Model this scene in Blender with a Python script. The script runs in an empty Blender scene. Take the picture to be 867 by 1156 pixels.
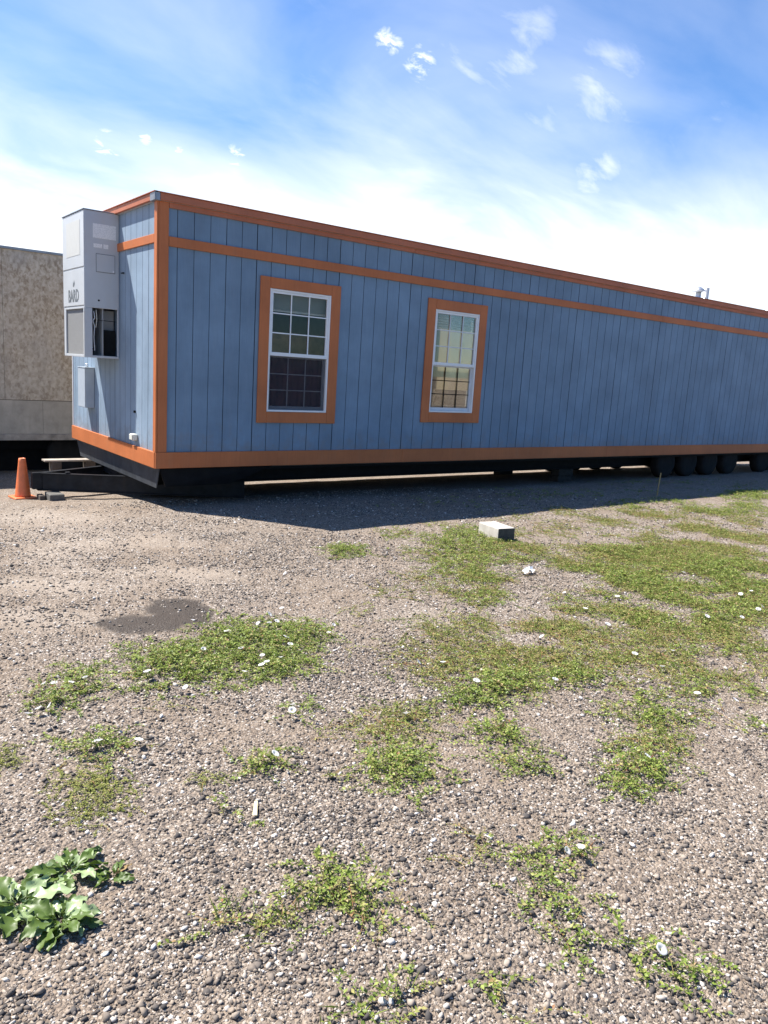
import bpy, bmesh, math, random
import numpy as np
from mathutils import Vector, Matrix
random.seed(7)
rng = np.random.default_rng(11)
scene = bpy.context.scene
COL = scene.collection

# ------------------------------------------------------------------ measured layout (metres; x along the long wall, y away from the camera)
CLUMPS = [('bind_long', [[-1.67, -4.783, 0.273, -0.146, 0.132, 0.326, 'l', 1.0], [-1.143, -4.703, 0.342, -0.178, 0.23, 0.446, 'l', 1.0], [-0.718, -4.645, 0.185, -0.094, 0.153, 0.253, 'l', 0.7], [-1.15, -5.108, 0.16, -0.086, 0.093, 0.164, 'l', 0.6]], [(-1.315, -4.18), (-1.464, -4.686), (-1.212, -4.477), (-1.267, -4.789), (-1.059, -4.611), (-1.215, -4.965), (-1.245, -5.075), (-1.297, -5.108), (-1.422, -5.144), (-1.773, -5.147), (-1.796, -4.61), (-1.892, -4.904), (-0.922, -4.737), (-0.946, -4.834), (-1.118, -5.016), (-0.804, -4.307), (-0.82, -4.437), (-0.638, -4.176), (-0.885, -4.445), (-0.971, -4.443), (-0.512, -4.673), (-0.622, -4.777)]), ('bind_left', [[-2.207, -4.75, 0.121, -0.066, 0.056, 0.2, 'l', 0.9], [-2.409, -4.931, 0.105, -0.058, 0.036, 0.148, 'l', 0.8]], [(-2.397, -4.778), (-2.351, -4.804), (-2.272, -4.841), (-2.202, -4.832), (-2.545, -5.102), (-2.485, -5.047), (-2.437, -5.051)]), ('mat', [[-2.462, -5.856, 0.126, -0.076, 0.071, 0.239, 'm', 1.0], [-2.333, -5.509, 0.127, -0.074, 0.039, 0.13, 'l', 0.8]], [(-2.347, -5.544), (-2.36, -5.497)]), ('single_flower', [[-1.762, -6.029, 0.091, -0.054, 0.052, 0.096, 'l', 0.95]], [(-1.728, -6.054)]), ('tiny_flower', [[-1.373, -5.667, 0.063, -0.036, 0.057, 0.097, 'l', 0.6]], [(-1.388, -5.626), (-1.439, -5.704)]), ('tawny', [[-1.05, -6.011, 0.196, -0.112, 0.143, 0.187, 'd', 1.0], [-1.262, -6.387, 0.152, -0.09, 0.135, 0.171, 'l', 1.1]], [(-0.959, -6.021)]), ('pair_back', [[-0.634, -6.36, 0.135, -0.078, 0.09, 0.089, 'l', 1.0]], []), ('pair_front', [[-0.73, -6.628, 0.081, -0.048, 0.106, 0.098, 'l', 0.9]], []), ('right_flower', [[-0.316, -6.965, 0.141, -0.084, 0.201, 0.139, 'l', 1.1], [-0.018, -6.876, 0.161, -0.094, 0.101, 0.066, 'd', 0.9]], [(-0.243, -6.952)]), ('tall_front', [[-1.971, -6.892, 0.138, -0.087, 0.089, 0.136, 'l', 0.75], [-1.904, -6.981, 0.152, -0.096, 0.056, 0.079, 'd', 0.6]], []), ('low_dry', [[-2.263, -6.901, 0.129, -0.083, 0.033, 0.063, 'd', 0.9], [-2.408, -6.863, 0.032, -0.02, 0.022, 0.049, 'l', 0.8]], []), ('mid_back', [[-1.136, -7.158, 0.124, -0.077, 0.086, 0.074, 'l', 0.6], [-1.076, -7.169, 0.06, -0.037, 0.045, 0.037, 'd', 0.7]], [(-1.135, -7.216), (-1.099, -7.245)]), ('mid_front', [[-1.341, -7.31, 0.091, -0.057, 0.094, 0.081, 'l', 0.75], [-1.471, -7.468, 0.044, -0.028, 0.062, 0.053, 'l', 0.6]], []), ('low_right_a', [[-1.338, -7.609, 0.073, -0.047, 0.053, 0.038, 'l', 0.8]], []), ('low_right_b', [[-1.261, -7.796, 0.089, -0.058, 0.098, 0.06, 'l', 0.6]], [(-1.291, -7.715)]), ('small_bottom', [[-1.797, -7.448, 0.041, -0.026, 0.031, 0.032, 'l', 0.9]], []), ('bottom_edge', [[-2.133, -7.367, 0.088, -0.057, 0.036, 0.049, 'l', 0.85], [-2.029, -7.398, 0.055, -0.036, 0.024, 0.029, 'd', 0.6]], []), ('sparse_mid', [[-1.386, -7.002, 0.058, -0.036, 0.084, 0.087, 'd', 0.8]], []), ('left_edge', [[-2.708, -5.401, 0.051, -0.03, 0.023, 0.121, 'm', 1.0]], []), ('gravel_tuft', [[-2.074, -6.334, 0.058, -0.036, 0.034, 0.07, 'l', 0.35]], []), ('upper_tuft', [[0.85, -2.835, 0.196, -0.081, 0.145, 0.213, 'l', 0.9]], []), ('bottom_right', [[-1.779, -7.642, 0.063, -0.042, 0.023, 0.021, 'd', 0.9]], []), ('edge_right', [[0.677, -7.046, 0.062, -0.036, 0.087, 0.044, 'l', 0.8]], []), ('tiny_mat', [[-2.038, -6.013, 0.054, -0.032, 0.026, 0.059, 'm', 0.8]], [])]
COVER = [[2.254, -2.943, 0.712, -0.282, 0.55, 0.599, 'l', 0.55], [2.977, -3.797, 1.231, -0.512, 0.949, 0.79, 'd', 1.3], [5.34, -3.535, 1.479, -0.556, 1.46, 0.93, 'd', 1.2], [1.911, -5.149, 1.439, -0.691, 1.392, 1.036, 'd', 0.9], [3.777, -4.732, 1.036, -0.452, 2.388, 1.455, 'd', 0.9], [0.563, -5.497, 0.679, -0.352, 0.55, 0.5, 'd', 0.7], [1.369, -6.2, 0.634, -0.335, 0.653, 0.398, 'd', 0.7], [1.841, -3.888, 0.576, -0.251, 0.499, 0.496, 'l', 0.6], [2.386, -4.795, 0.875, -0.402, 0.79, 0.588, 'l', 0.8], [3.611, -5.022, 0.718, -0.322, 1.22, 0.711, 'l', 0.75], [1.28, -4.846, 0.549, -0.263, 0.417, 0.379, 'l', 0.5], [2.331, -5.613, 0.68, -0.333, 0.584, 0.356, 'l', 0.8], [5.24, -4.511, 0.673, -0.275, 1.528, 0.813, 'd', 0.8], [1.313, -5.352, 0.58, -0.289, 0.394, 0.313, 'd', 0.8], [1.242, -4.269, 0.659, -0.303, 0.442, 0.46, 'd', 0.6], [2.195, -6.131, 0.394, -0.201, 0.418, 0.222, 'd', 0.7], [0.178, -5.201, 0.335, -0.172, 0.22, 0.24, 'd', 0.5], [-0.183, -5.971, 0.301, -0.166, 0.204, 0.199, 'l', 0.9], [-0.446, -5.989, 0.141, -0.079, 0.115, 0.12, 'l', 0.9], [0.252, -6.064, 0.221, -0.121, 0.153, 0.128, 'l', 0.7], [0.416, -5.783, 0.476, -0.253, 0.221, 0.192, 'd', 0.7], [-0.301, -5.564, 0.293, -0.157, 0.17, 0.194, 'd', 0.5], [1.518, -6.241, 0.293, -0.154, 0.234, 0.137, 'l', 0.6], [0.956, -6.07, 0.331, -0.176, 0.228, 0.159, 'd', 0.6], [0.269, -6.52, 0.25, -0.141, 0.163, 0.115, 'l', 0.7], [0.253, -6.697, 0.154, -0.087, 0.117, 0.077, 'l', 0.7], [-0.013, -6.718, 0.25, -0.144, 0.191, 0.135, 'd', 0.7], [0.903, -6.599, 0.15, -0.083, 0.154, 0.09, 'l', 0.9], [0.999, -6.794, 0.148, -0.082, 0.18, 0.095, 'l', 0.9], [0.686, -6.832, 0.185, -0.105, 0.136, 0.076, 'd', 0.6], [1.47, -6.517, 0.223, -0.12, 0.253, 0.135, 'd', 0.5], [-0.06, -4.442, 0.132, -0.065, 0.124, 0.172, 'd', 0.6], [-0.512, -5.12, 0.203, -0.106, 0.147, 0.203, 'd', 0.4], [-0.827, -6.024, 0.245, -0.139, 0.094, 0.112, 'd', 0.5], [5.736, -2.45, 1.943, -0.66, 0.574, 0.418, 'd', 0.6], [7.675, -2.506, 1.464, -0.468, 0.858, 0.511, 'l', 0.6], [9.945, -2.168, 0.787, -0.23, 0.831, 0.432, 'l', 0.6], [2.238, -2.367, 0.499, -0.188, 0.32, 0.381, 'd', 0.4], [3.668, -3.956, 0.602, -0.248, 0.459, 0.334, 'l', 0.4], [5.977, -0.949, 1.828, -0.598, 0.81, 0.703, 'k', 0.25], [9.664, -0.781, 1.999, -0.594, 1.088, 0.691, 'k', 0.35], [3.676, -1.035, 0.75, -0.262, 0.425, 0.484, 'k', 0.15], [-2.062, -5.537, 0.088, -0.051, 0.038, 0.101, 'd', 0.3], [-1.921, -5.288, 0.076, -0.043, 0.03, 0.077, 'd', 0.3], [-1.593, -6.277, 0.099, -0.059, 0.047, 0.073, 'd', 0.2], [-0.785, -6.927, 0.305, -0.184, 0.085, 0.07, 'd', 0.1]]
FLOWERS = [(-2.185, -5.608), (3.319, -4.93), (-0.303, -5.561), (0.109, -6.091), (0.695, -6.643), (0.833, -6.802), (1.246, -6.138), (0.889, -6.288), (0.943, -6.052), (-0.328, -5.882), (-0.444, -5.502), (2.206, -5.826), (3.301, -5.601), (3.086, -5.618), (2.765, -5.94), (2.893, -5.911), (1.438, -5.255), (1.657, -4.861), (1.981, -5.152), (1.291, -5.577), (2.453, -5.972), (0.621, -5.528), (-1.198, -7.0)]
WET = [[-1.273, -3.849, 0.229, -0.112, 0.136, 0.334], [-1.594, -3.985, 0.275, -0.138, 0.073, 0.204]]
DOCK = [(-2.861, -6.411), (-2.712, -6.485), (-2.57, -6.44), (-2.769, -6.555)]
TRACK = [[-1.87, -2.839, 0.747, -0.344, 0.071, 0.286], [-1.214, -2.71, 0.704, -0.312, 0.091, 0.264], [-1.632, -1.875, 0.333, -0.144, 0.129, 0.522], [0.2, -4.798, 0.237, -0.118, 0.183, 0.218], [-1.217, -0.198, 0.66, -0.276, 0.182, 0.737], [-1.062, -1.526, 0.818, -0.337, 0.141, 0.453], [-2.173, -3.615, 0.442, -0.22, 0.066, 0.289], [-0.812, -3.039, 0.389, -0.175, 0.107, 0.249]]


YC = np.array([-400, -2, -1, 0, .45, 1.8, 3.2, 5, 8, 400.])
ZC = np.array([-.455, -.455, -.465, -.492, -.52, -.63, -.79, -.90, -.98, -1.0])

def vnoise(x, y, seed=0):
    x = np.asarray(x, float); y = np.asarray(y, float)
    xi = np.floor(x).astype(np.int64); yi = np.floor(y).astype(np.int64)
    fx = x - xi; fy = y - yi
    fx = fx*fx*(3-2*fx); fy = fy*fy*(3-2*fy)
    def h(a, b):
        n = (a*374761393 + b*668265263 + seed*974634777) & 0xFFFFFFFF
        n = ((n ^ (n >> 13))*1274126177) & 0xFFFFFFFF
        n = n ^ (n >> 16)
        return (n & 0xFFFF)/65535.0
    return (h(xi, yi)*(1-fx) + h(xi+1, yi)*fx)*(1-fy) + (h(xi, yi+1)*(1-fx) + h(xi+1, yi+1)*fx)*fy

def gz(x, y):
    x = np.asarray(x, float); y = np.asarray(y, float)
    z = np.interp(y, YC, ZC)
    z = z + .016*(vnoise(x*1.7, y*1.7, 3)-.5) + .008*(vnoise(x*5, y*5, 4)-.5) + .004*(vnoise(x*14, y*14, 5)-.5)
    return z

def emask(x, y, e):
    """soft elliptical mask of one measured patch"""
    cx, cy, ax, ay, bx, by = e[:6]
    det = ax*by - ay*bx
    dx = x-cx; dy = y-cy
    u = (dx*by - dy*bx)/det; v = (ax*dy - ay*dx)/det
    return u*u + v*v

# ------------------------------------------------------------------ materials
def newmat(name):
    m = bpy.data.materials.new(name); m.use_nodes = True
    nt = m.node_tree
    return m, nt, nt.nodes['Principled BSDF']

def N(nt, t, **kw):
    n = nt.nodes.new(t)
    for k, v in kw.items():
        if k.startswith('_'):
            setattr(n, k[1:], v)
        else:
            n.inputs[k.replace('__', ' ')].default_value = v
    return n

def L(nt, a, b): nt.links.new(a, b)

def ramp(nt, fac, stops, interp='LINEAR'):
    r = nt.nodes.new('ShaderNodeValToRGB'); r.color_ramp.interpolation = interp
    e = r.color_ramp.elements
    while len(e) < len(stops): e.new(.5)
    for el, (p, c) in zip(e, stops):
        el.position = p; el.color = (*c, 1) if len(c) == 3 else c
    if fac is not None: L(nt, fac, r.inputs[0])
    return r.outputs[0]

def mix(nt, fac, a, b, mode='MIX'):
    n = nt.nodes.new('ShaderNodeMix'); n.data_type = 'RGBA'; n.blend_type = mode
    for s, v in ((n.inputs[0], fac), (n.inputs[6], a), (n.inputs[7], b)):
        if hasattr(v, 'is_linked') or isinstance(v, bpy.types.NodeSocket): L(nt, v, s)
        elif isinstance(v, (int, float)): s.default_value = v
        else: s.default_value = (*v, 1)
    return n.outputs[2]

def mth(nt, op, a, b=0.0, c=None, clamp=False):
    n = nt.nodes.new('ShaderNodeMath'); n.operation = op; n.use_clamp = clamp
    for i, v in enumerate((a, b, c)):
        if v is None: continue
        if isinstance(v, bpy.types.NodeSocket): L(nt, v, n.inputs[i])
        else: n.inputs[i].default_value = v
    return n.outputs[0]

def pos(nt, scale=(1, 1, 1), obj=False):
    if obj: src = nt.nodes.new('ShaderNodeTexCoord').outputs['Object']
    else: src = nt.nodes.new('ShaderNodeNewGeometry').outputs['Position']
    mp = nt.nodes.new('ShaderNodeMapping'); mp.inputs['Scale'].default_value = scale
    L(nt, src, mp.inputs['Vector'])
    return mp.outputs[0]

def noise(nt, vec, scale, detail=4, rough=.55):
    n = nt.nodes.new('ShaderNodeTexNoise'); n.inputs['Scale'].default_value = scale
    n.inputs['Detail'].default_value = detail; n.inputs['Roughness'].default_value = rough
    L(nt, vec, n.inputs['Vector']); return n.outputs['Fac']

def bump(nt, h, bs, strength=.3, dist=.01):
    b = nt.nodes.new('ShaderNodeBump'); b.inputs['Strength'].default_value = strength
    b.inputs['Distance'].default_value = dist
    L(nt, h, b.inputs['Height']); L(nt, b.outputs[0], bs.inputs['Normal'])

def painted(name, col, dirt, rough=.55, grain=(60, 60, 4), bstr=.25, var=.18, spots=True):
    """weathered paint on rough-sawn board: grain bump, faded streaks, dirty flecks"""
    m, nt, bs = newmat(name)
    p1 = pos(nt); pg = pos(nt, grain)
    a = noise(nt, p1, 1.6, 5, .6); g = noise(nt, pg, 1.0, 5, .65)
    st = noise(nt, pos(nt, (9, 9, .7)), 1.0, 4, .6)
    c = mix(nt, ramp(nt, a, [(.3, (0, 0, 0)), (.7, (1, 1, 1))]), tuple(x*(1-var) for x in col), tuple(min(1, x*(1+var)) for x in col))
    c = mix(nt, ramp(nt, g, [(.45, (0, 0, 0)), (.8, (.35,)*3)]), c, tuple(x*.62 for x in col))
    c = mix(nt, ramp(nt, st, [(.52, (0, 0, 0)), (.85, (.4,)*3)]), c, dirt)
    if spots:
        v = noise(nt, p1, 38, 2, .5)
        c = mix(nt, ramp(nt, v, [(.74, (0, 0, 0)), (.80, (.55,)*3)]), c, tuple(x*.35 for x in col))
    L(nt, c, bs.inputs['Base Color']); bs.inputs['Roughness'].default_value = rough
    bs.inputs['Specular IOR Level'].default_value = .3
    bump(nt, g, bs, bstr, .004)
    return m

def simple(name, col, rough=.5, metal=0.0, var=.15, scale=8, bstr=.08, dirt=None, spec=.5):
    m, nt, bs = newmat(name)
    p1 = pos(nt); a = noise(nt, p1, scale, 5, .6)
    c = mix(nt, ramp(nt, a, [(.3, (0, 0, 0)), (.7, (1, 1, 1))]), tuple(x*(1-var) for x in col), tuple(min(1, x*(1+var)) for x in col))
    if dirt:
        d = noise(nt, pos(nt, (6, 6, 1.5)), 1.3, 6, .65)
        c = mix(nt, ramp(nt, d, [(.5, (0, 0, 0)), (.78, (.7,)*3)]), c, dirt)
    L(nt, c, bs.inputs['Base Color'])
    bs.inputs['Roughness'].default_value = rough; bs.inputs['Metallic'].default_value = metal
    bs.inputs['Specular IOR Level'].default_value = spec
    if bstr: bump(nt, noise(nt, p1, scale*9, 3), bs, bstr, .003)
    return m

M = {}
def siding_paint(name, col, dirt):
    m = painted(name, col, dirt, .6)
    nt = m.node_tree; bs = nt.nodes['Principled BSDF']
    src = bs.inputs['Base Color'].links[0].from_socket
    sp = nt.nodes.new('ShaderNodeSeparateXYZ'); L(nt, pos(nt), sp.inputs[0])
    al = mth(nt, 'ADD', sp.outputs[0], sp.outputs[1])
    def step(w, off):
        wn = nt.nodes.new('ShaderNodeTexWhiteNoise'); wn.noise_dimensions = '1D'
        L(nt, mth(nt, 'FLOOR', mth(nt, 'DIVIDE', mth(nt, 'SUBTRACT', al, off), w)), wn.inputs['W']); return wn.outputs['Value']
    v = mth(nt, 'ADD', mth(nt, 'MULTIPLY', step(1.2192, .023), .08), mth(nt, 'MULTIPLY', step(.2032, .023), .04))
    hs = nt.nodes.new('ShaderNodeHueSaturation'); L(nt, mth(nt, 'ADD', v, .93), hs.inputs['Value']); L(nt, src, hs.inputs['Color'])
    # mud splashed on the lowest part of the boards
    z = mth(nt, 'SUBTRACT', 1.0, mth(nt, 'DIVIDE', mth(nt, 'SUBTRACT', sp.outputs[2], .19), .42), clamp=True)
    sn = noise(nt, pos(nt), 7, 6, .7)
    k = mth(nt, 'MULTIPLY', mth(nt, 'SUBTRACT', mth(nt, 'ADD', sn, mth(nt, 'MULTIPLY', z, .28)), .62, clamp=True), 2.2, clamp=True)
    L(nt, mix(nt, k, hs.outputs[0], (.20, .20, .205)), bs.inputs['Base Color'])
    return m
M['blue'] = siding_paint('blue_siding_paint', (.168, .252, .348), (.22, .285, .36))
M['blue_lighter'] = siding_paint('lighter_blue_siding_paint', (.235, .315, .405), (.30, .36, .43))  # lighter blue for the end wall
M['groove'] = simple('blue_groove_shadow_gap_paint', (.035, .055, .085), .8, var=.3)
M['orange'] = painted('orange_trim_paint', (.48, .152, .054), (.42, .18, .09), .55, var=.14)
M['fascia'] = painted('faded_red_orange_fascia', (.44, .15, .08), (.34, .16, .11), .6, var=.16)
M['flash'] = simple('grey_metal_flashing', (.30, .31, .33), .45, .6, dirt=(.15, .15, .15))
M['white_metal'] = simple('pale_grey_enamel', (.50, .53, .55), .42, var=.05, scale=3, bstr=.02, dirt=(.50, .51, .50))
M['side_metal'] = M['white_metal']
M['label'] = None
M['vinyl'] = simple('white_vinyl', (.78, .79, .80), .35, var=.04, bstr=.02)
M['muntin'] = simple('grey_white_grid_bar', (.62, .64, .66), .4, var=.05, bstr=.0)
M['black_steel'] = simple('black_painted_steel', (.008, .0085, .010), .7, .0, var=.3, dirt=(.014, .013, .012), spec=.12)
M['skirt'] = simple('dark_grey_steel_sheet', (.065, .072, .083), .5, .1, var=.25, dirt=(.05, .05, .05), spec=.12)
M['hitch_edge'] = simple('worn_dark_steel', (.020, .022, .026), .42, .2, var=.3, dirt=(.035, .03, .028), spec=.12)
M['tyre'] = simple('tyre_rubber', (.016, .016, .017), .8, var=.2, dirt=(.03, .028, .026), spec=.12)
M['rim'] = simple('rusty_black_wheel_rim', (.04, .038, .036), .6, .2, dirt=(.06, .045, .035), spec=.12)
M['box_paint'] = simple('pale_blue_grey_enamel', (.40, .46, .52), .45, var=.06)
M['cone'] = simple('orange_cone_plastic', (.72, .175, .055), .5, var=.1, scale=14, dirt=(.42, .16, .09))
M['concrete'] = simple('pale_concrete', (.48, .45, .40), .9, var=.14, scale=14, bstr=.35, dirt=(.32, .28, .22))
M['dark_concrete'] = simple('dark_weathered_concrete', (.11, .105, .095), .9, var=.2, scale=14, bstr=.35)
M['block_end'] = simple('shaded_block_end', (.06, .058, .055), .9, var=.3, scale=20, bstr=.3)  # end face darkened in colour to look shaded
M['pier'] = simple('shaded_concrete_block', (.035, .034, .032), .9, var=.3, scale=14, bstr=.3, spec=.12)  # concrete coloured near black for the shadow under the trailer
M['straw'] = simple('pale_straw', (.62, .55, .33), .8, var=.15)
M['roof'] = simple('grey_roof_membrane', (.42, .42, .42), .8)
M['galv'] = simple('galvanised_pipe', (.55, .57, .60), .38, .7, var=.1)
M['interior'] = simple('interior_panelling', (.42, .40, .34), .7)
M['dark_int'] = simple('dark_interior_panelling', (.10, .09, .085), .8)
M['brown'] = simple('reflection_board', (.34, .19, .10), .6, var=.5, scale=3)
M['maroon'] = simple('dark_maroon_curtain', (.13, .035, .06), .9, var=.35, scale=5)
M['slat'] = simple('white_blind_slat', (.7, .7, .66), .5, var=.05)
M['mesh_dark'] = simple('dark_fin_coil', (.030, .032, .034), .6, .4, var=.4, scale=30)
M['grille'] = simple('grey_grille_mesh', (.30, .30, .29), .6, .2, var=.06, scale=40)
M['letter'] = simple('grey_printed_lettering', (.14, .16, .17), .6, var=.2, scale=30)
M['beige_plastic'] = simple('off_white_plastic', (.66, .66, .58), .4, var=.05)
M['wood_old'] = simple('weathered_grey_wood', (.36, .31, .26), .85, var=.35, scale=6, bstr=.3)
M['timber'] = simple('old_dark_timber', (.10, .08, .065), .9, var=.35, scale=6, bstr=.3)
M['paper'] = simple('white_paper_scrap', (.80, .80, .78), .7, var=.05)

def m_label():
    m, nt, bs = newmat('printed_rating_label')
    v = pos(nt, (30, 1, 60))
    n1 = noise(nt, v, 1.6, 3, .7)
    c = mix(nt, ramp(nt, n1, [(.45, (0, 0, 0)), (.6, (.55,)*3)]), (.84, .85, .83), (.55, .58, .58))
    L(nt, c, bs.inputs['Base Color']); bs.inputs['Roughness'].default_value = .35
    return m
M['label'] = m_label()

def m_ghost():
    m, nt, bs = newmat('faded_enamel_patch')
    n1 = noise(nt, pos(nt, (1, 14, 10)), 1.3, 5, .7)
    c = mix(nt, n1, (.50, .50, .46), (.58, .59, .57))
    L(nt, c, bs.inputs['Base Color']); bs.inputs['Roughness'].default_value = .5
    return m
M['ghost'] = m_ghost()

def m_glass():
    m = bpy.data.materials.new('window_glass'); m.use_nodes = True
    nt = m.node_tree; nt.nodes.remove(nt.nodes['Principled BSDF'])
    out = nt.nodes['Material Output']
    tr = N(nt, 'ShaderNodeBsdfTransparent', Color=(.88, .88, .86, 1))
    gl = N(nt, 'ShaderNodeBsdfGlossy', Roughness=.02)
    fr = N(nt, 'ShaderNodeFresnel', IOR=1.5)
    f2 = mth(nt, 'ADD', mth(nt, 'MULTIPLY', fr.outputs[0], .55), .0, clamp=True)
    mx = nt.nodes.new('ShaderNodeMixShader')
    L(nt, f2, mx.inputs[0]); L(nt, tr.outputs[0], mx.inputs[1]); L(nt, gl.outputs[0], mx.inputs[2])
    L(nt, mx.outputs[0], out.inputs[0])
    return m
M['glass'] = m_glass()

def m_screen():
    m = bpy.data.materials.new('insect_screen'); m.use_nodes = True
    nt = m.node_tree; nt.nodes.remove(nt.nodes['Principled BSDF'])
    out = nt.nodes['Material Output']
    tr = N(nt, 'ShaderNodeBsdfTransparent', Color=(1, 1, 1, 1))
    df = N(nt, 'ShaderNodeBsdfDiffuse', Color=(.045, .045, .06, 1))
    mx = nt.nodes.new('ShaderNodeMixShader'); mx.inputs[0].default_value = .38
    L(nt, tr.outputs[0], mx.inputs[1]); L(nt, df.outputs[0], mx.inputs[2]); L(nt, mx.outputs[0], out.inputs[0])
    return m
M['screen'] = m_screen()

def m_translucent(name, col, t=.6):
    m, nt, bs = newmat(name)
    out = nt.nodes['Material Output']
    bs.inputs['Base Color'].default_value = (*col, 1); bs.inputs['Roughness'].default_value = .8
    tl = N(nt, 'ShaderNodeBsdfTranslucent', Color=(*col, 1))
    n1 = noise(nt, pos(nt, (3, 3, 3)), 1, 4)
    c = mix(nt, n1, tuple(x*.8 for x in col), col); L(nt, c, tl.inputs[0]); L(nt, c, bs.inputs['Base Color'])
    mx = nt.nodes.new('ShaderNodeMixShader'); mx.inputs[0].default_value = t
    L(nt, bs.outputs[0], mx.inputs[1]); L(nt, tl.outputs[0], mx.inputs[2]); L(nt, mx.outputs[0], out.inputs[0])
    return m
M['cream_sheet'] = m_translucent('cream_translucent_sheet', (.86, .74, .50))

def m_osb():
    m, nt, bs = newmat('weathered_chipboard')
    p = pos(nt)
    vs = []
    for k, (sc, rot) in enumerate(((26, .5), (26, -.7), (17, 1.3))):
        mp = nt.nodes.new('ShaderNodeMapping'); mp.inputs['Rotation'].default_value = (0, rot, 0)
        mp.inputs['Scale'].default_value = (sc, sc, sc*.7); L(nt, p, mp.inputs[0])
        v = N(nt, 'ShaderNodeTexVoronoi', Scale=1.0); L(nt, mp.outputs[0], v.inputs['Vector'])
        s = nt.nodes.new('ShaderNodeSeparateColor'); L(nt, v.outputs['Color'], s.inputs[0]); vs.append(s.outputs[0])
    f = mth(nt, 'MULTIPLY', mth(nt, 'ADD', mth(nt, 'ADD', vs[0], vs[1]), vs[2]), .333)
    c = ramp(nt, f, [(.18, (.33, .25, .175)), (.40, (.46, .37, .27)), (.60, (.55, .455, .345)), (.85, (.64, .55, .43))])
    big = noise(nt, pos(nt, (1, 1, .8)), 1.1, 5, .6)
    c = mix(nt, ramp(nt, big, [(.42, (0, 0, 0)), (.72, (.6,)*3)]), c, (.47, .43, .385))
    rs = noise(nt, p, 4.5, 4, .6)
    c = mix(nt, ramp(nt, rs, [(.66, (0, 0, 0)), (.8, (.6,)*3)]), c, (.30, .17, .09))
    st = noise(nt, pos(nt, (14, 14, 1.2)), 1, 4, .6)
    c = mix(nt, ramp(nt, st, [(.62, (0, 0, 0)), (.85, (.35,)*3)]), c, (.27, .24, .21))
    L(nt, c, bs.inputs['Base Color']); bs.inputs['Roughness'].default_value = .9
    bs.inputs['Specular IOR Level'].default_value = .15
    bump(nt, f, bs, .35, .004)
    return m
M['osb'] = m_osb()
M['old_ply'] = simple('grey_weathered_plywood', (.43, .38, .315), .9, var=.22, scale=3.5, bstr=.25, dirt=(.33, .28, .22))

STONE_RAMP = [(0.0, (.060, .055, .053)), (.16, (.105, .092, .084)), (.34, (.170, .142, .120)), (.54, (.235, .192, .155)),
              (.70, (.305, .245, .190)), (.84, (.41, .345, .28)), (.94, (.56, .51, .45)), (1.0, (.74, .71, .67))]

def m_ground():
    m, nt, bs = newmat('gravel_ground')
    p = pos(nt)
    v1 = N(nt, 'ShaderNodeTexVoronoi', Scale=78.0, Randomness=1.0); L(nt, p, v1.inputs['Vector'])
    v2 = N(nt, 'ShaderNodeTexVoronoi', Scale=170.0, Randomness=1.0); L(nt, p, v2.inputs['Vector'])
    s1 = nt.nodes.new('ShaderNodeSeparateColor'); L(nt, v1.outputs['Color'], s1.inputs[0])
    s2 = nt.nodes.new('ShaderNodeSeparateColor'); L(nt, v2.outputs['Color'], s2.inputs[0])
    c1 = ramp(nt, s1.outputs[0], STONE_RAMP); c2 = ramp(nt, s2.outputs[1], STONE_RAMP)
    sel = mth(nt, 'GREATER_THAN', s1.outputs[1], .45)
    c = mix(nt, sel, c2, c1)
    dirt = ramp(nt, noise(nt, p, 9, 6, .65), [(.3, (.155, .114, .080)), (.7, (.285, .22, .162))])
    edge = ramp(nt, v1.outputs['Distance'], [(.35, (0, 0, 0)), (.8, (.8,)*3)])
    patch = ramp(nt, noise(nt, p, 1.3, 5, .6), [(.40, (.12,)*3), (.68, (.85,)*3)])
    c = mix(nt, mth(nt, 'MULTIPLY', edge, .7), c, dirt)
    c = mix(nt, mth(nt, 'MULTIPLY', patch, .75), c, dirt)
    at = nt.nodes.new('ShaderNodeAttribute'); at.attribute_name = 'dust'
    c = mix(nt, mth(nt, 'MULTIPLY', at.outputs['Fac'], .5), c, mix(nt, noise(nt, p, 30, 4), (.26, .212, .168), (.36, .31, .255)))
    aw = nt.nodes.new('ShaderNodeAttribute'); aw.attribute_name = 'wet'
    c = mix(nt, mth(nt, 'MULTIPLY', aw.outputs['Fac'], .92), c, mix(nt, noise(nt, p, 16, 6, .7), (.020, .016, .013), (.070, .056, .045)))
    L(nt, c, bs.inputs['Base Color'])
    L(nt, mth(nt, 'SUBTRACT', .95, mth(nt, 'MULTIPLY', aw.outputs['Fac'], .42)), bs.inputs['Roughness'])
    bs.inputs['Specular IOR Level'].default_value = .2
    h = mth(nt, 'ADD', mth(nt, 'SUBTRACT', 1.0, v1.outputs['Distance']), mth(nt, 'MULTIPLY', mth(nt, 'SUBTRACT', 1.0, v2.outputs['Distance']), .4))
    h = mth(nt, 'MULTIPLY', h, mth(nt, 'SUBTRACT', 1.0, mth(nt, 'MULTIPLY', mth(nt, 'MAXIMUM', at.outputs['Fac'], aw.outputs['Fac']), .6)))
    bump(nt, h, bs, .9, .012)
    return m

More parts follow.
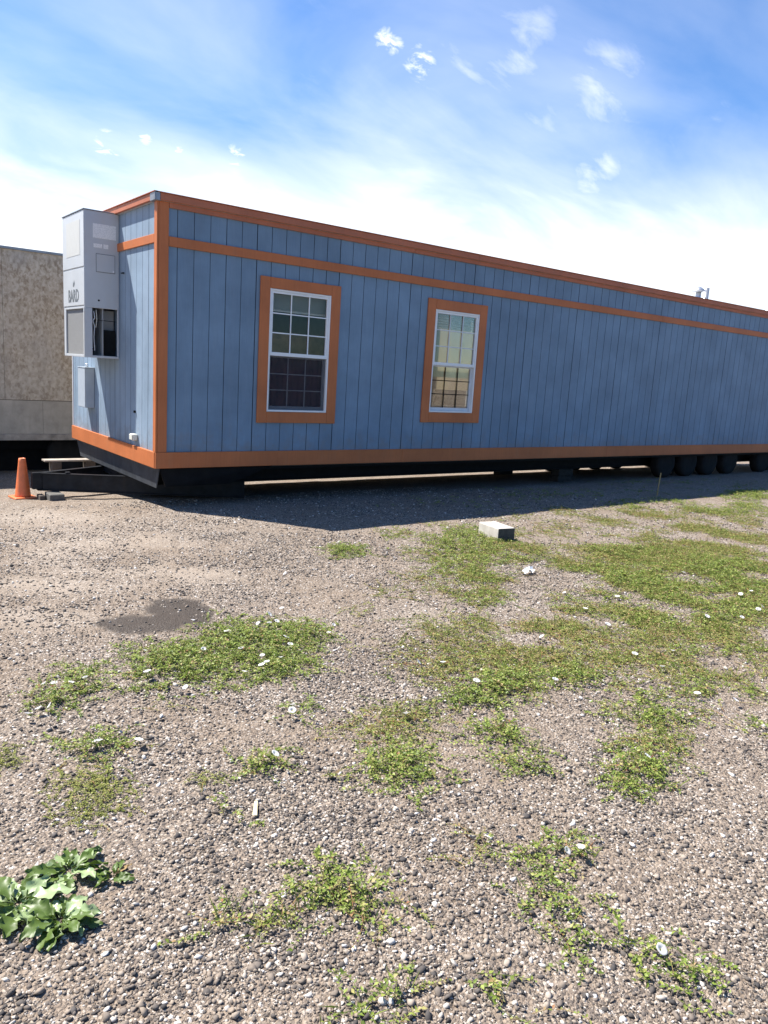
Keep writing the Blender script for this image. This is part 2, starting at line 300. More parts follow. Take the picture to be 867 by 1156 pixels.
def m_island(name, stops, rough=.9, spec=.2, transl=0.0, nscale=120, interp='LINEAR'):
    m, nt, bs = newmat(name)
    g = nt.nodes.new('ShaderNodeNewGeometry')
    c = ramp(nt, g.outputs['Random Per Island'], stops, interp)
    n1 = noise(nt, pos(nt), nscale, 3, .6)
    c = mix(nt, ramp(nt, n1, [(.3, (.32,)*3), (.7, (0, 0, 0))]), c, (0.02, .02, .015))
    L(nt, c, bs.inputs['Base Color']); bs.inputs['Roughness'].default_value = rough
    bs.inputs['Specular IOR Level'].default_value = spec
    if transl:
        out = nt.nodes['Material Output']
        tl = nt.nodes.new('ShaderNodeBsdfTranslucent'); L(nt, c, tl.inputs[0])
        mx = nt.nodes.new('ShaderNodeMixShader'); mx.inputs[0].default_value = transl
        L(nt, bs.outputs[0], mx.inputs[1]); L(nt, tl.outputs[0], mx.inputs[2]); L(nt, mx.outputs[0], out.inputs[0])
    return m
M['ground'] = m_ground()
M['stone'] = m_island('gravel_stone', STONE_RAMP, .85, .25)
M['leaf'] = m_island('green_weed_leaf', [(0, (.12, .185, .028)), (.35, (.205, .295, .045)), (.7, (.31, .395, .068)), (.9, (.42, .48, .105)), (1, (.52, .48, .17))], .5, .4, .35)
M['moss_leaf'] = m_island('yellow_green_mat_leaf', [(0, (.19, .22, .045)), (.5, (.29, .31, .07)), (1, (.42, .41, .13))], .7, .2, .2)
M['dry_leaf'] = m_island('dry_tawny_leaf', [(0, (.27, .29, .075)), (.40, (.24, .31, .065)), (.65, (.41, .38, .14)), (.86, (.50, .41, .21)), (.95, (.36, .22, .11)), (1, (.33, .15, .08))], .8, .2, .2)
M['dry_stem'] = m_island('dry_orange_stem', [(0, (.24, .20, .08)), (.6, (.38, .28, .13)), (1, (.36, .17, .08))], .8, .2)
M['green_stem'] = m_island('green_stem', [(0, (.09, .13, .03)), (1, (.20, .20, .07))], .7, .2)
M['petal'] = m_island('white_petal', [(0, (.86, .85, .84)), (1, (.90, .88, .90))], .6, .2, .35)
M['flower_throat'] = simple('pale_yellow_throat', (.72, .68, .34), .6, var=.1)
M['dock_pale'] = m_island('sunlit_pale_waxy_leaf', [(0, (.27, .38, .14)), (.4, (.38, .48, .24)), (1, (.54, .60, .42))], .38, .6, .15, 25)  # paleness carries the sunlit sheen of the leaves
M['dock_dark'] = m_island('shaded_dark_green_leaf', [(0, (.07, .125, .018)), (.6, (.125, .19, .03)), (1, (.22, .27, .06))], .45, .5, .2, 25)  # darker green stands for shaded leaves
M['dock_dead'] = m_island('dead_tan_leaf', [(0, (.40, .30, .14)), (1, (.36, .20, .10))], .8, .2, .2, 25)

# ------------------------------------------------------------------ mesh helpers
def from_np(name, verts, faces_flat, loop_tot, mat_list, parent=None, midx=None, smooth=False):
    me = bpy.data.meshes.new(name)
    nv = len(verts); nl = len(faces_flat); nf = len(loop_tot)
    me.vertices.add(nv); me.vertices.foreach_set('co', np.ascontiguousarray(verts, np.float32).ravel())
    me.loops.add(nl); me.loops.foreach_set('vertex_index', np.ascontiguousarray(faces_flat, np.int32))
    me.polygons.add(nf)
    st = np.concatenate([[0], np.cumsum(loop_tot)[:-1]]).astype(np.int32)
    me.polygons.foreach_set('loop_start', st); me.polygons.foreach_set('loop_total', np.asarray(loop_tot, np.int32))
    for mt in mat_list: me.materials.append(mt)
    if midx is not None: me.polygons.foreach_set('material_index', np.asarray(midx, np.int32))
    if smooth: me.polygons.foreach_set('use_smooth', np.ones(nf, bool))
    me.update(calc_edges=True); me.validate()
    o = bpy.data.objects.new(name, me); COL.objects.link(o)
    if parent: o.parent = parent
    return o

class MB:
    """collects shapes and links them as one mesh object"""
    def __init__(s): s.bm = bmesh.new(); s.mi = 0
    def box(s, x0, x1, y0, y1, z0, z1, mi=0, rot=None, piv=None):
        vs = [s.bm.verts.new(c) for c in ((x0,y0,z0),(x1,y0,z0),(x1,y1,z0),(x0,y1,z0),(x0,y0,z1),(x1,y0,z1),(x1,y1,z1),(x0,y1,z1))]
        if rot is not None:
            R = Matrix.Rotation(rot[0], 3, rot[1]); pv = Vector(piv)
            for v in vs: v.co = R @ (v.co-pv) + pv
        for f in ((3,2,1,0),(4,5,6,7),(0,1,5,4),(1,2,6,5),(2,3,7,6),(3,0,4,7)):
            fc = s.bm.faces.new([vs[i] for i in f]); fc.material_index = mi
        return vs
    def quad(s, pts, mi=0):
        f = s.bm.faces.new([s.bm.verts.new(p) for p in pts]); f.material_index = mi; return f
    def hexa(s, pts, mi=0):
        """8 corners: bottom 4 (ccw), top 4"""
        vs = [s.bm.verts.new(p) for p in pts]
        for f in ((3,2,1,0),(4,5,6,7),(0,1,5,4),(1,2,6,5),(2,3,7,6),(3,0,4,7)):
            fc = s.bm.faces.new([vs[i] for i in f]); fc.material_index = mi
    def lathe(s, prof, seg=24, axis='z', c=(0,0,0), mi=0, smooth=True):
        rings = []
        for r, h in prof:
            ring = []
            for k in range(seg):
                a = 2*math.pi*k/seg
                if axis == 'z': p = (c[0]+r*math.cos(a), c[1]+r*math.sin(a), c[2]+h)
                elif axis == 'y': p = (c[0]+r*math.cos(a), c[1]+h, c[2]+r*math.sin(a))
                else: p = (c[0]+h, c[1]+r*math.cos(a), c[2]+r*math.sin(a))
                ring.append(s.bm.verts.new(p))
            rings.append(ring)
        for i in range(len(rings)-1):
            for k in range(seg):
                f = s.bm.faces.new((rings[i][k], rings[i][(k+1) % seg], rings[i+1][(k+1) % seg], rings[i+1][k]))
                f.smooth = smooth; f.material_index = mi
        for ring in (rings[0], rings[-1]):
            f = s.bm.faces.new(ring); f.material_index = mi
    def build(s, name, mat, parent=None, bevel=0.0, bseg=1, loc=None):
        bmesh.ops.recalc_face_normals(s.bm, faces=s.bm.faces)
        if bevel:
            eds = [e for e in s.bm.edges if len(e.link_faces) == 2 and e.calc_face_angle(0) > .6]
            bmesh.ops.bevel(s.bm, geom=eds, offset=bevel, segments=bseg, affect='EDGES', profile=.5)
        me = bpy.data.meshes.new(name); s.bm.to_mesh(me); s.bm.free()
        for m in (mat if isinstance(mat, (list, tuple)) else [mat]): me.materials.append(m)
        o = bpy.data.objects.new(name, me); COL.objects.link(o)
        if parent: o.parent = parent
        if loc: o.location = loc
        return o

def tag(o, label=None, cat=None, group=None, kind=None):
    if label: o['label'] = label
    if cat: o['category'] = cat
    if group: o['group'] = group
    if kind: o['kind'] = kind
    return o

def empty(name, loc=(0, 0, 0), parent=None):
    o = bpy.data.objects.new(name, None); o.empty_display_size = .2; COL.objects.link(o)
    o.location = loc
    if parent: o.parent = parent
    return o

def box_part(name, mat, parent, *b, bevel=0.004):
    m = MB(); m.box(*b); return m.build(name, mat, parent, bevel)

# ------------------------------------------------------------------ ground
def build_ground():
    def axis(lo, hi, step, far):
        a = list(np.arange(lo, hi+1e-6, step))
        d = step; x = hi
        while x < far: d *= 1.35; x += d; a.append(x)
        d = step; x = lo; b = []
        while x > -far: d *= 1.35; x -= d; b.append(x)
        return np.array(b[::-1]+a)
    xs = axis(-4.6, 5.0, .035, 400); ys = axis(-8.6, .6, .035, 400)
    X, Y = np.meshgrid(xs, ys); Z = gz(X, Y)
    nx, ny = len(xs), len(ys)
    V = np.stack([X.ravel(), Y.ravel(), Z.ravel()], 1)
    i = np.arange(nx*ny).reshape(ny, nx)
    F = np.stack([i[:-1, :-1], i[:-1, 1:], i[1:, 1:], i[1:, :-1]], -1).reshape(-1, 4)
    o = from_np('gravel_yard', V, F.ravel(), np.full(len(F), 4), [M['ground']], smooth=True)
    x, y = V[:, 0], V[:, 1]
    wob = (vnoise(x*6, y*6, 21)-.5)*.9 + (vnoise(x*19, y*19, 22)-.5)*.5
    wet = np.zeros(len(V)); dust = np.zeros(len(V))
    for e in WET: wet = np.maximum(wet, np.clip((1.05 - emask(x, y, e) + wob*.7)*2.6, 0, 1))
    for e in TRACK: dust = np.maximum(dust, np.clip((1.15 - emask(x, y, e) + wob)*.8, 0, 1))
    for nm, arr in (('wet', wet), ('dust', dust*(1-wet))):
        at = o.data.attributes.new(nm, 'FLOAT', 'POINT'); at.data.foreach_set('value', arr.astype(np.float32))
    tag(o, kind='structure')
    return o
build_ground()

# ------------------------------------------------------------------ loose stones (stuff)
CAMX, CAMY, CAMYAW = -3.316, -8.797, math.radians(37.58)
def build_stones():
    P = []; S = []
    for r0, r1, dens, med, sig, lo in ((1.3, 3.0, 17000, .0068, .48, .0032), (3.0, 5.0, 8500, .0078, .44, .0045), (5.0, 8.0, 2600, .0105, .38, .0075), (8.0, 12.5, 550, .0150, .32, .010)):
        ang = math.radians(40)
        n = int(dens*ang*(r1*r1-r0*r0))
        r = np.sqrt(rng.uniform(r0*r0, r1*r1, n)); a = CAMYAW + rng.uniform(-ang, ang, n)
        x = CAMX + r*np.sin(a); y = CAMY + r*np.cos(a)
        s = np.clip(np.exp(rng.normal(math.log(med), sig, n)), lo, .024)
        keep = (y < .8) & (rng.uniform(0, 1, n) < .05 + 1.35*vnoise(x*1.9, y*1.9, 31)*(.15+1.2*vnoise(x*7, y*7, 32)))
        for e in WET: keep &= ~((emask(x, y, e) < 1.15) & (rng.uniform(0, 1, n) < .72))
        for e in TRACK: keep &= ~((emask(x, y, e) < 1.1) & (rng.uniform(0, 1, n) < .30))
        P.append(np.stack([x, y], 1)[keep]); S.append(s[keep])
    P = np.concatenate(P); S = np.concatenate(S); n = len(S)
    t = (1+5**.5)/2
    iv = np.array([(-1,t,0),(1,t,0),(-1,-t,0),(1,-t,0),(0,-1,t),(0,1,t),(0,-1,-t),(0,1,-t),(t,0,-1),(t,0,1),(-t,0,-1),(-t,0,1)])/np.hypot(1, t)
    fc = np.array([(0,11,5),(0,5,1),(0,1,7),(0,7,10),(0,10,11),(1,5,9),(5,11,4),(11,10,2),(10,7,6),(7,1,8),(3,9,4),(3,4,2),(3,2,6),(3,6,8),(3,8,9),(4,9,5),(2,4,11),(6,2,10),(8,6,7),(9,8,1)])
    V = iv[None] * (1 + np.clip(rng.normal(0, .32, (n, 12, 1)), -.55, .65))
    sc = np.stack([rng.uniform(.75, 1.25, n), rng.uniform(.6, 1.0, n), rng.uniform(.34, .66, n)], 1)
    V = V*sc[:, None]*S[:, None, None]*.62
    a = rng.uniform(0, 2*np.pi, n); b = rng.normal(0, .35, n); c = rng.normal(0, .35, n)
    def rot(V, ang, i, j):
        ca, sa = np.cos(ang)[:, None], np.sin(ang)[:, None]
        vi, vj = V[:, :, i].copy(), V[:, :, j].copy()
        V[:, :, i] = vi*ca - vj*sa; V[:, :, j] = vi*sa + vj*ca
    rot(V, b, 0, 2); rot(V, c, 1, 2); rot(V, a, 0, 1)
    V[:, :, 0] += P[:, 0:1]; V[:, :, 1] += P[:, 1:2]
    V[:, :, 2] += (gz(P[:, 0], P[:, 1]) + S*.62*sc[:, 2]*.45)[:, None]
    F = (fc[None] + (np.arange(n)*12)[:, None, None]).reshape(-1)
    o = from_np('gravel_stones', V.reshape(-1, 3), F, np.full(n*20, 3), [M['stone']])
    tag(o, 'loose grey, brown and pale gravel stones strewn over the yard', 'gravel', kind='stuff')
build_stones()

# ------------------------------------------------------------------ weeds
def leaf_arrays(p, yaw, pitch, roll, ln, wd):
    """kite leaves folded along the midrib: 4 vertices, 2 triangles each"""
    n = len(ln)
    d = np.stack([np.cos(yaw)*np.cos(pitch), np.sin(yaw)*np.cos(pitch), np.sin(pitch)], 1)
    s = np.stack([-np.sin(yaw), np.cos(yaw), np.zeros(n)], 1)
    u = np.cross(d, s)
    s2 = s*np.cos(roll)[:, None] + u*np.sin(roll)[:, None]; u2 = np.cross(d, s2)
    l = ln[:, None]; w = wd[:, None]
    a = p; tip = p + d*l - u2*l*.12
    ml = p + d*l*.42 + s2*w*.5 + u2*w*.16; mr = p + d*l*.42 - s2*w*.5 + u2*w*.16
    V = np.stack([a, ml, tip, mr], 1).reshape(-1, 3)
    base = (np.arange(n)*4)[:, None]
    F = np.concatenate([base+np.array([[0, 2, 1]]), base+np.array([[0, 3, 2]])], 1).reshape(-1)
    return V, F, n*2

STY0 = {  # leaves per m2, leaf length, height, runner length, share of dry leaves
    'l': (15000, .0125, .055, .13, .10), 'm': (24000, .0075, .022, .08, .15), 'd': (7000, .0095, .030, .17, .72), 'k': (2600, .014, .05, .15, .05)}

STY = {'l': (11500, .0160, .085, .15, .08), 'm': (26000, .0085, .026, .08, .12), 'd': (8000, .0125, .045, .18, .62), 'k': (2600, .016, .06, .15, .05)}

def weeds(ells, seed, cut=.0, big=1.0, dscale=1.0):
    """runners spreading through the patch, carrying small leaves: leaves in one set, stems in another"""
    rg = np.random.default_rng(seed)
    LP, LY, LPi, LR, LL, LW, LM = [], [], [], [], [], [], []
    SV, SF = [], []; SM = []; nsv = 0
    for e in ells:
        cx, cy, ax, ay, bx, by, sty, den = e
        dens, ll, hh, rl, dry = STY[sty]
        area = abs(ax*by-ay*bx)*math.pi
        per = 14
        nr = max(3, int(dens*den*dscale*area/per/big**2))
        u = rg.normal(0, .56, nr*2); v = rg.normal(0, .56, nr*2)
        k = (u*u+v*v < 1.7); u, v = u[k][:nr], v[k][:nr]
        x = cx + ax*u + bx*v; y = cy + ay*u + by*v
        if cut > 0:
            nz = .6*vnoise(x*2.2, y*2.2, seed) + .4*vnoise(x*6.5, y*6.5, seed+1)
            k = nz > cut + .12*rg.uniform(-1, 1, len(x)); x, y, u, v = x[k], y[k], u[k], v[k]
        n = len(x)
        if n == 0: continue
        yaw = rg.uniform(0, 2*np.pi, n); L_ = rl*rg.uniform(.4, 1.25, n)*big**.5
        rad = np.clip(1.15-np.sqrt(u*u+v*v), .15, 1)
        H = hh*rg.uniform(.25, 1.1, n)*rad
        curl = rg.normal(0, 1.2, n)
        isdry = rg.uniform(0, 1, n) < dry
        steps = per
        pts = []
        for i in range(steps+1):
            t = i/steps
            yy = yaw + curl*t
            if i: x = x + np.cos(yy)*L_/steps; y = y + np.sin(yy)*L_/steps
            z = gz(x, y) + .004 + H*np.sin(np.pi*min(1, .15+.75*t))*(.6+.4*t)
            pts.append(np.stack([x, y, z], 1))
            if i == 0: continue
            side = 1 if i % 2 else -1
            ly = yy + side*rg.uniform(.5, 1.3, n)
            LP.append(pts[-1]); LY.append(ly); LPi.append(rg.normal(.15, .32, n)); LR.append(rg.normal(0, .45, n))
            l = ll*big*rg.uniform(.6, 1.35, n); LL.append(l); LW.append(l*rg.uniform(.45, .75, n))
            LM.append(np.where(rg.uniform(0, 1, n) < .85, isdry, ~isdry).astype(int) if sty != 'm' else np.where(isdry, 1, 2))
        # a few upright grass blades among the runners
        if sty in 'ld':
            nb = int(n*(.9 if sty == 'l' else 1.3)); pk = rg.integers(0, n, nb)
            bp = pts[3][pk] + np.stack([rg.normal(0, .02, nb), rg.normal(0, .02, nb), np.zeros(nb)], 1)
            bp[:, 2] = gz(bp[:, 0], bp[:, 1]) + .001
            LP.append(bp); LY.append(rg.uniform(0, 2*np.pi, nb)); LPi.append(rg.normal(.85, .35, nb)); LR.append(rg.normal(0, .5, nb))
            l = rg.uniform(.025, .085, nb); LL.append(l); LW.append(l*.05+.0008)
            LM.append((rg.uniform(0, 1, nb) < (.35 if sty == 'l' else .8)).astype(int))
        # stems: ribbons of triangular section every third step
        idx = [0, 4, 8, 11, steps]
        w = .0011*big
        rings = []
        for j in idx:
            pj = pts[j]; sx = np.stack([-np.sin(yaw), np.cos(yaw), np.zeros(n)], 1)
            rings.append(np.stack([pj - sx*w, pj + sx*w, pj + np.array([0, 0, w*1.6])], 1))
        R = np.stack(rings, 1).reshape(-1, 3)              # n,5,3
        base = (np.arange(n)*15)[:, None]
        fs = []
        for j in range(4):
            for a, b in ((0, 1), (1, 2), (2, 0)):
                fs.append(np.concatenate([base+j*3+a, base+j*3+b, base+j*3+3+b, base+j*3+3+a], 1))
        fs = np.stack(fs, 1)                               # n,12,4
        SV.append(R); SF.append((fs+nsv).reshape(-1)); nsv += len(R)
        SM.append(np.repeat(np.where(isdry, 1, 0), 12))
    cat = np.concatenate
    V, F, nf = leaf_arrays(cat(LP), cat(LY), cat(LPi), cat(LR), cat(LL), cat(LW))
    lm = np.repeat(cat(LM), 2)
    return (V, F, nf, lm), (cat(SV), cat(SF), cat(SM))

def weed_object(name, data, parent=None, origin=(0, 0, 0)):
    (V, F, nf, lm), (SV, SF, SM) = data
    VV = np.concatenate([V, SV]) - np.array(origin)
    FF = np.concatenate([F, SF+len(V)])
    tot = np.concatenate([np.full(nf, 3), np.full(len(SM), 4)])
    mi = np.concatenate([lm, SM+3])
    return from_np(name, VV, FF, tot, [M['leaf'], M['dry_leaf'], M['moss_leaf'], M['green_stem'], M['dry_stem']], parent, mi)

def flower_mesh():
    m = MB()
    seg = 15
    rings = []
    for r, h in ((.10, -.75), (.22, -.30), (.55, -.06), (.92, .04), (1.0, .0)):
        rings.append([m.bm.verts.new((r*math.cos(2*math.pi*k/seg)*(1+.05*math.cos(5*2*math.pi*k/seg)*r), r*math.sin(2*math.pi*k/seg)*(1+.05*math.cos(5*2*math.pi*k/seg)*r), h+.05*math.sin(3*k)*r)) for k in range(seg)])
    for i in range(4):
        for k in range(seg):
            f = m.bm.faces.new((rings[i][k], rings[i][(k+1) % seg], rings[i+1][(k+1) % seg], rings[i+1][k])); f.smooth = True
            f.material_index = 1 if i == 0 else 0
    f = m.bm.faces.new(rings[0]); f.material_index = 1
    bmesh.ops.recalc_face_normals(m.bm, faces=m.bm.faces)
    me = bpy.data.meshes.new('flower'); m.bm.to_mesh(me); m.bm.free()
    me.materials.append(M['petal']); me.materials.append(M['flower_throat'])
    return me
FLOWER = flower_mesh()

def put_flower(x, y, h, parent=None, origin=(0, 0, 0), size=None):
    o = bpy.data.objects.new('flower', FLOWER); COL.objects.link(o)
    if parent: o.parent = parent
    s = size or random.uniform(.015, .022)
    z = float(gz(x, y)) + h
    o.location = (x-origin[0], y-origin[1], z-origin[2])
    o.rotation_euler = (random.gauss(.15, .28), random.gauss(-.15, .28), random.uniform(0, 6.28))
    o.scale = (s, s*random.uniform(.8, 1), s)
    return o

LABELS = {
 'bind_long': ('bindweed_patch', 'long green bindweed patch full of white flowers beside the dark wet spot', 'weed patch'),
 'bind_left': ('bindweed_patch', 'blue green weed patch with seven white flowers left of the long flowered patch', 'weed patch'),
 'mat': ('weed_mat', 'flat yellow green mat of tiny leaves with two white flowers at its far edge', 'weed patch'),
 'single_flower': ('weed_clump', 'small round green weed clump with one white flower on its far right edge', 'weed'),
 'tiny_flower': ('weed_clump', 'tiny sparse weed with two white flowers in front of the long flowered patch', 'weed'),
 'tawny': ('weed_clump', 'large weed clump, tawny and orange behind, lush green in front', 'weed'),
 'pair_back': ('weed_clump', 'wide low green clump, the farther of two close together right of the tawny clump', 'weed'),
 'pair_front': ('weed_clump', 'small rusty stemmed clump, the nearer of two close together right of the tawny clump', 'weed'),
 'right_flower': ('weed_clump', 'thick green clump with rusty back edge and one large white flower', 'weed'),
 'tall_front': ('weed_clump', 'tallest loose feathery green weed in the near gravel right of the broad leaved plants', 'weed'),
 'low_dry': ('weed_clump', 'low drying olive and tan weed trailing left of the tall feathery weed', 'weed'),
 'mid_back': ('weed_clump', 'open green weed with two white flowers behind a flowerless one', 'weed'),
 'mid_front': ('weed_clump', 'loose trailing green weed just in front of the clump with two white flowers', 'weed'),
 'low_right_a': ('weed_clump', 'small dull green low weed left of the thin one with a white flower', 'weed'),
 'low_right_b': ('weed_clump', 'thin spreading weed with one white flower near the bottom right corner', 'weed'),
 'small_bottom': ('weed_clump', 'compact dark green tuft alone in the near gravel right of the bottom edge weed', 'weed'),
 'bottom_edge': ('weed_clump', 'green weed cut off by the bottom edge of the photo', 'weed'),
 'sparse_mid': ('weed_clump', 'sparse straw coloured weed with thin stems left of the weed with two flowers', 'weed'),
 'left_edge': ('weed_mat', 'small yellow green mat cut off by the left edge of the photo', 'weed patch'),
 'gravel_tuft': ('weed_clump', 'few leafed green seedling beside a pale dry leaf in the gravel', 'weed'),
 'upper_tuft': ('weed_clump', 'low green tuft just in front of the tip of the trailer shadow', 'weed'),
 'bottom_right': ('weed_clump', 'dry yellowish weed at the bottom edge right of the compact dark tuft', 'weed'),
 'edge_right': ('weed_clump', 'small green weed in dark gravel at the right edge of the photo', 'weed'),
 'tiny_mat': ('weed_mat', 'smallest yellow green mat, between the big mat and the round one flower clump', 'weed patch'),
}
for k, (key, els, fl) in enumerate(CLUMPS):
    nm, lab, cat_ = LABELS[key]
    og_ = (els[0][0], els[0][1], float(gz(els[0][0], els[0][1])))
    o = weed_object(nm, weeds(els, 100+k), None, og_)
    o.location = og_
    tag(o, lab, cat_, 'weed clumps growing in the gravel')
    for (x, y) in fl: put_flower(x, y, random.uniform(.035, .06), o, og_)

cov = weed_object('ground_cover', weeds(COVER, 500, cut=.475, big=1.05, dscale=1.0))
tag(cov, 'patchy green and tawny ground cover weeds spreading over the right of the yard', 'ground cover', kind='stuff')
for (x, y) in FLOWERS:
    tag(put_flower(x, y, .045, None, size=random.uniform(.016, .024)), 'single white bindweed flower open outside the separate weed clumps', 'flower', 'lone white bindweed flowers')

# ------------------------------------------------------------------ broad leaved plants
def broad_leaf(parent, base, yaw, length, width, rise, mat, seed):
    rg = random.Random(seed)
    nl, nw = 18, 7
    m = MB(); grid = []
    bend = rg.uniform(.6, 1.5); twist = rg.gauss(0, .5); ph = rg.uniform(0, 6); sway = rg.gauss(0, .25)
    px, pz, py = 0.0, 0.0, 0.0; st = length/nl
    for i in range(nl+1):
        t = i/nl
        prof = (.10 if t < .16 else 0) + (0 if t < .16 else (math.sin(math.pi*min(1, ((t-.16)/.84)*.86+.13))**.7)*(1+.26*math.sin(t*26+ph)))
        if i:
            el = rise*(1.05-bend*1.5*t); px += st*math.cos(el); pz += st*math.sin(el); py += st*sway*t
        row = []
        for j in range(nw):
            q = (j/(nw-1)-.5)*2
            w = width*.5*prof*q
            lift = (q*q)*width*.20*(1-.5*t) + .13*width*math.sin(t*17+q*3+ph)*abs(q)**1.5 - .02*width*math.cos(j*math.pi)
            ca, sa = math.cos(twist*t), math.sin(twist*t)
            x, y, z = px, py + w*ca-lift*sa, pz+w*sa+lift*ca
            row.append(m.bm.verts.new((base[0]+x*math.cos(yaw)-y*math.sin(yaw), base[1]+x*math.sin(yaw)+y*math.cos(yaw), base[2]+max(z, .004+.002*j))))
        grid.append(row)
    for i in range(nl):
        for j in range(nw-1):
            f = m.bm.faces.new((grid[i][j], grid[i+1][j], grid[i+1][j+1], grid[i][j+1])); f.smooth = True
    return m.build('leaf', mat, parent)

DK = [(DOCK[0], 15, .155, 'broad leaved plant with long pale leaves cut off by the left edge of the photo'),
      (DOCK[3], 20, .125, 'largest broad leaved plant, whitish green lobed leaves around a dark green centre'),
      (DOCK[2], 10, .075, 'small dark broad leaved plant with a dead tan leaf, right of the large one'),
      (DOCK[1], 14, .115, 'pale leaved plant crowding behind the largest broad leaved plant')]
for q, ((x, y), nlv, ln, lab) in enumerate(DK):
    if q == 3: x, y = x+.03, y+.16
    z = float(gz(x, y)); root = empty('broad_leaved_plant', (x, y, z))
    tag(root, lab, 'weed', 'broad leaved plants in the near gravel')
    for i in range(nlv):
        yaw = 2*math.pi*i/nlv + random.uniform(-.3, .3)
        if q == 2: mt = M['dock_dead'] if i == 0 else M['dock_dark']
        else: mt = M['dock_dark'] if i % 5 in (0, 2, 3) else M['dock_pale']
        if q == 2 and i == 0: yaw = .3
        l = ln*random.uniform(.7, 1.12)
        broad_leaf(root, (.012*math.cos(yaw), .012*math.sin(yaw), .004), yaw, l, l*random.uniform(.30, .44), random.uniform(.25, .95), mt, q*40+i)

# ------------------------------------------------------------------ blue office trailer
T = empty('office_trailer', (0, 0, float(gz(0, 0))))
tag(T, 'long blue office trailer with orange trim, two white windows and a wall air conditioner', 'trailer')
_TZ = T.location.z
class TMB(MB):
    def build(s, name, mat, parent=None, bevel=0.0, bseg=1, loc=None):
        o = MB.build(s, name, mat, parent, bevel, bseg, loc)
        if parent is T: o.location.z -= _TZ
        return o
def tbox(name, mat, parent, *b, bevel=.003):
    m = TMB(); m.box(*b); return m.build(name, mat, parent, bevel)

LEN, WID, TOP = 18.29, 3.47, 3.10
WIN = [(1.435, 2.345, .70, 2.235), (4.165, 5.055, .742, 2.243)]

def siding(axis, a0, a1, z0, z1, first, openings, name, paint):
    """grooved plywood sheet: boards 0.203 m apart, deeper seam each sixth groove"""
    m = TMB()
    pitch = 1.2192/6
    cuts = set([a0, a1])
    grooves = []
    k = math.ceil((a0-first)/pitch)
    while first + k*pitch < a1:
        c = first + k*pitch
        if c > a0+.02 and c < a1-.02:
            w = .011 if k % 6 == 0 else .0058+.0026*random.random()
            grooves.append((c-w/2, c+w/2, .012 if k % 6 == 0 else .009)); cuts |= {c-w/2, c+w/2}
        k += 1
    for (x0, x1, _, _) in openings: cuts |= {x0, x1}
    cs = sorted(cuts)
    def P(a, d, z): return (a, d, z) if axis == 'x' else (d, a, z)
    for p, q in zip(cs[:-1], cs[1:]):
        mid = (p+q)/2
        dep = 0.0
        for g in grooves:
            if g[0]-1e-6 <= mid <= g[1]+1e-6: dep = g[2]
        spans = [(z0, z1)]
        for (x0, x1, w0, w1) in openings:
            if x0 < mid < x1: spans = [(z0, w0), (w1, z1)]
        for s0, s1 in spans:
            m.quad([P(p, dep, s0), P(q, dep, s0), P(q, dep, s1), P(p, dep, s1)], 1 if dep else 0)
            if dep:
                m.quad([P(p, 0, s0), P(p, dep, s0), P(p, dep, s1), P(p, 0, s1)], 1)
                m.quad([P(q, dep, s0), P(q, 0, s0), P(q, 0, s1), P(q, dep, s1)], 1)
    return m.build(name, [M[paint], M['groove']], T)

siding('x', .02, LEN, .12, 3.04, 3.681-1.2192*4, WIN, 'siding', 'blue')
siding('y', .02, WID-.02, .12, 3.04, .29, [], 'siding', 'blue_lighter')
# structure behind the siding (dark), roof, far walls
BW = (7.12, 8.2, .62, 2.56)     # window in the far wall
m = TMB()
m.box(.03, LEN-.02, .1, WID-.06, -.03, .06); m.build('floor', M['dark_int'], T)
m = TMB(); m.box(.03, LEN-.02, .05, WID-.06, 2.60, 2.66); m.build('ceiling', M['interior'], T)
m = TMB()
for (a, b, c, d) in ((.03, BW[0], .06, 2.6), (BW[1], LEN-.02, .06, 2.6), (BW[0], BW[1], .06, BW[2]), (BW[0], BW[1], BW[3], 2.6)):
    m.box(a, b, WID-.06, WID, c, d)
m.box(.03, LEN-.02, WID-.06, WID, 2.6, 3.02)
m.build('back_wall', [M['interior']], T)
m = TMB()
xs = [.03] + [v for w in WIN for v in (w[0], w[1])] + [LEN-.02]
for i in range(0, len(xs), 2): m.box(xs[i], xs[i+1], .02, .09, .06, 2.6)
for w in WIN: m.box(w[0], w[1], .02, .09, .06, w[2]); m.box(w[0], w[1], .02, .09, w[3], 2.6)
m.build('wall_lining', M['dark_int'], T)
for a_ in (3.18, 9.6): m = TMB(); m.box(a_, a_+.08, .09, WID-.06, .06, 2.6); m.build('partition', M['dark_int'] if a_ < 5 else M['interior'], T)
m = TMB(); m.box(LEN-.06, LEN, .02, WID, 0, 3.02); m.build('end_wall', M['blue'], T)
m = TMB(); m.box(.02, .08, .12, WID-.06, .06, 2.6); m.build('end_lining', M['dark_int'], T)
# roof and edge
m = TMB(); m.hexa([(-.03, -.03, 3.02), (LEN+.03, -.03, 3.02), (LEN+.03, WID+.03, 3.02), (-.03, WID+.03, 3.02), (-.03, -.03, 3.094), (LEN+.03, -.03, 3.094), (LEN+.03, WID+.03, 3.094), (-.03, WID+.03, 3.094)])
roof = m.build('roof', M['roof'], T)
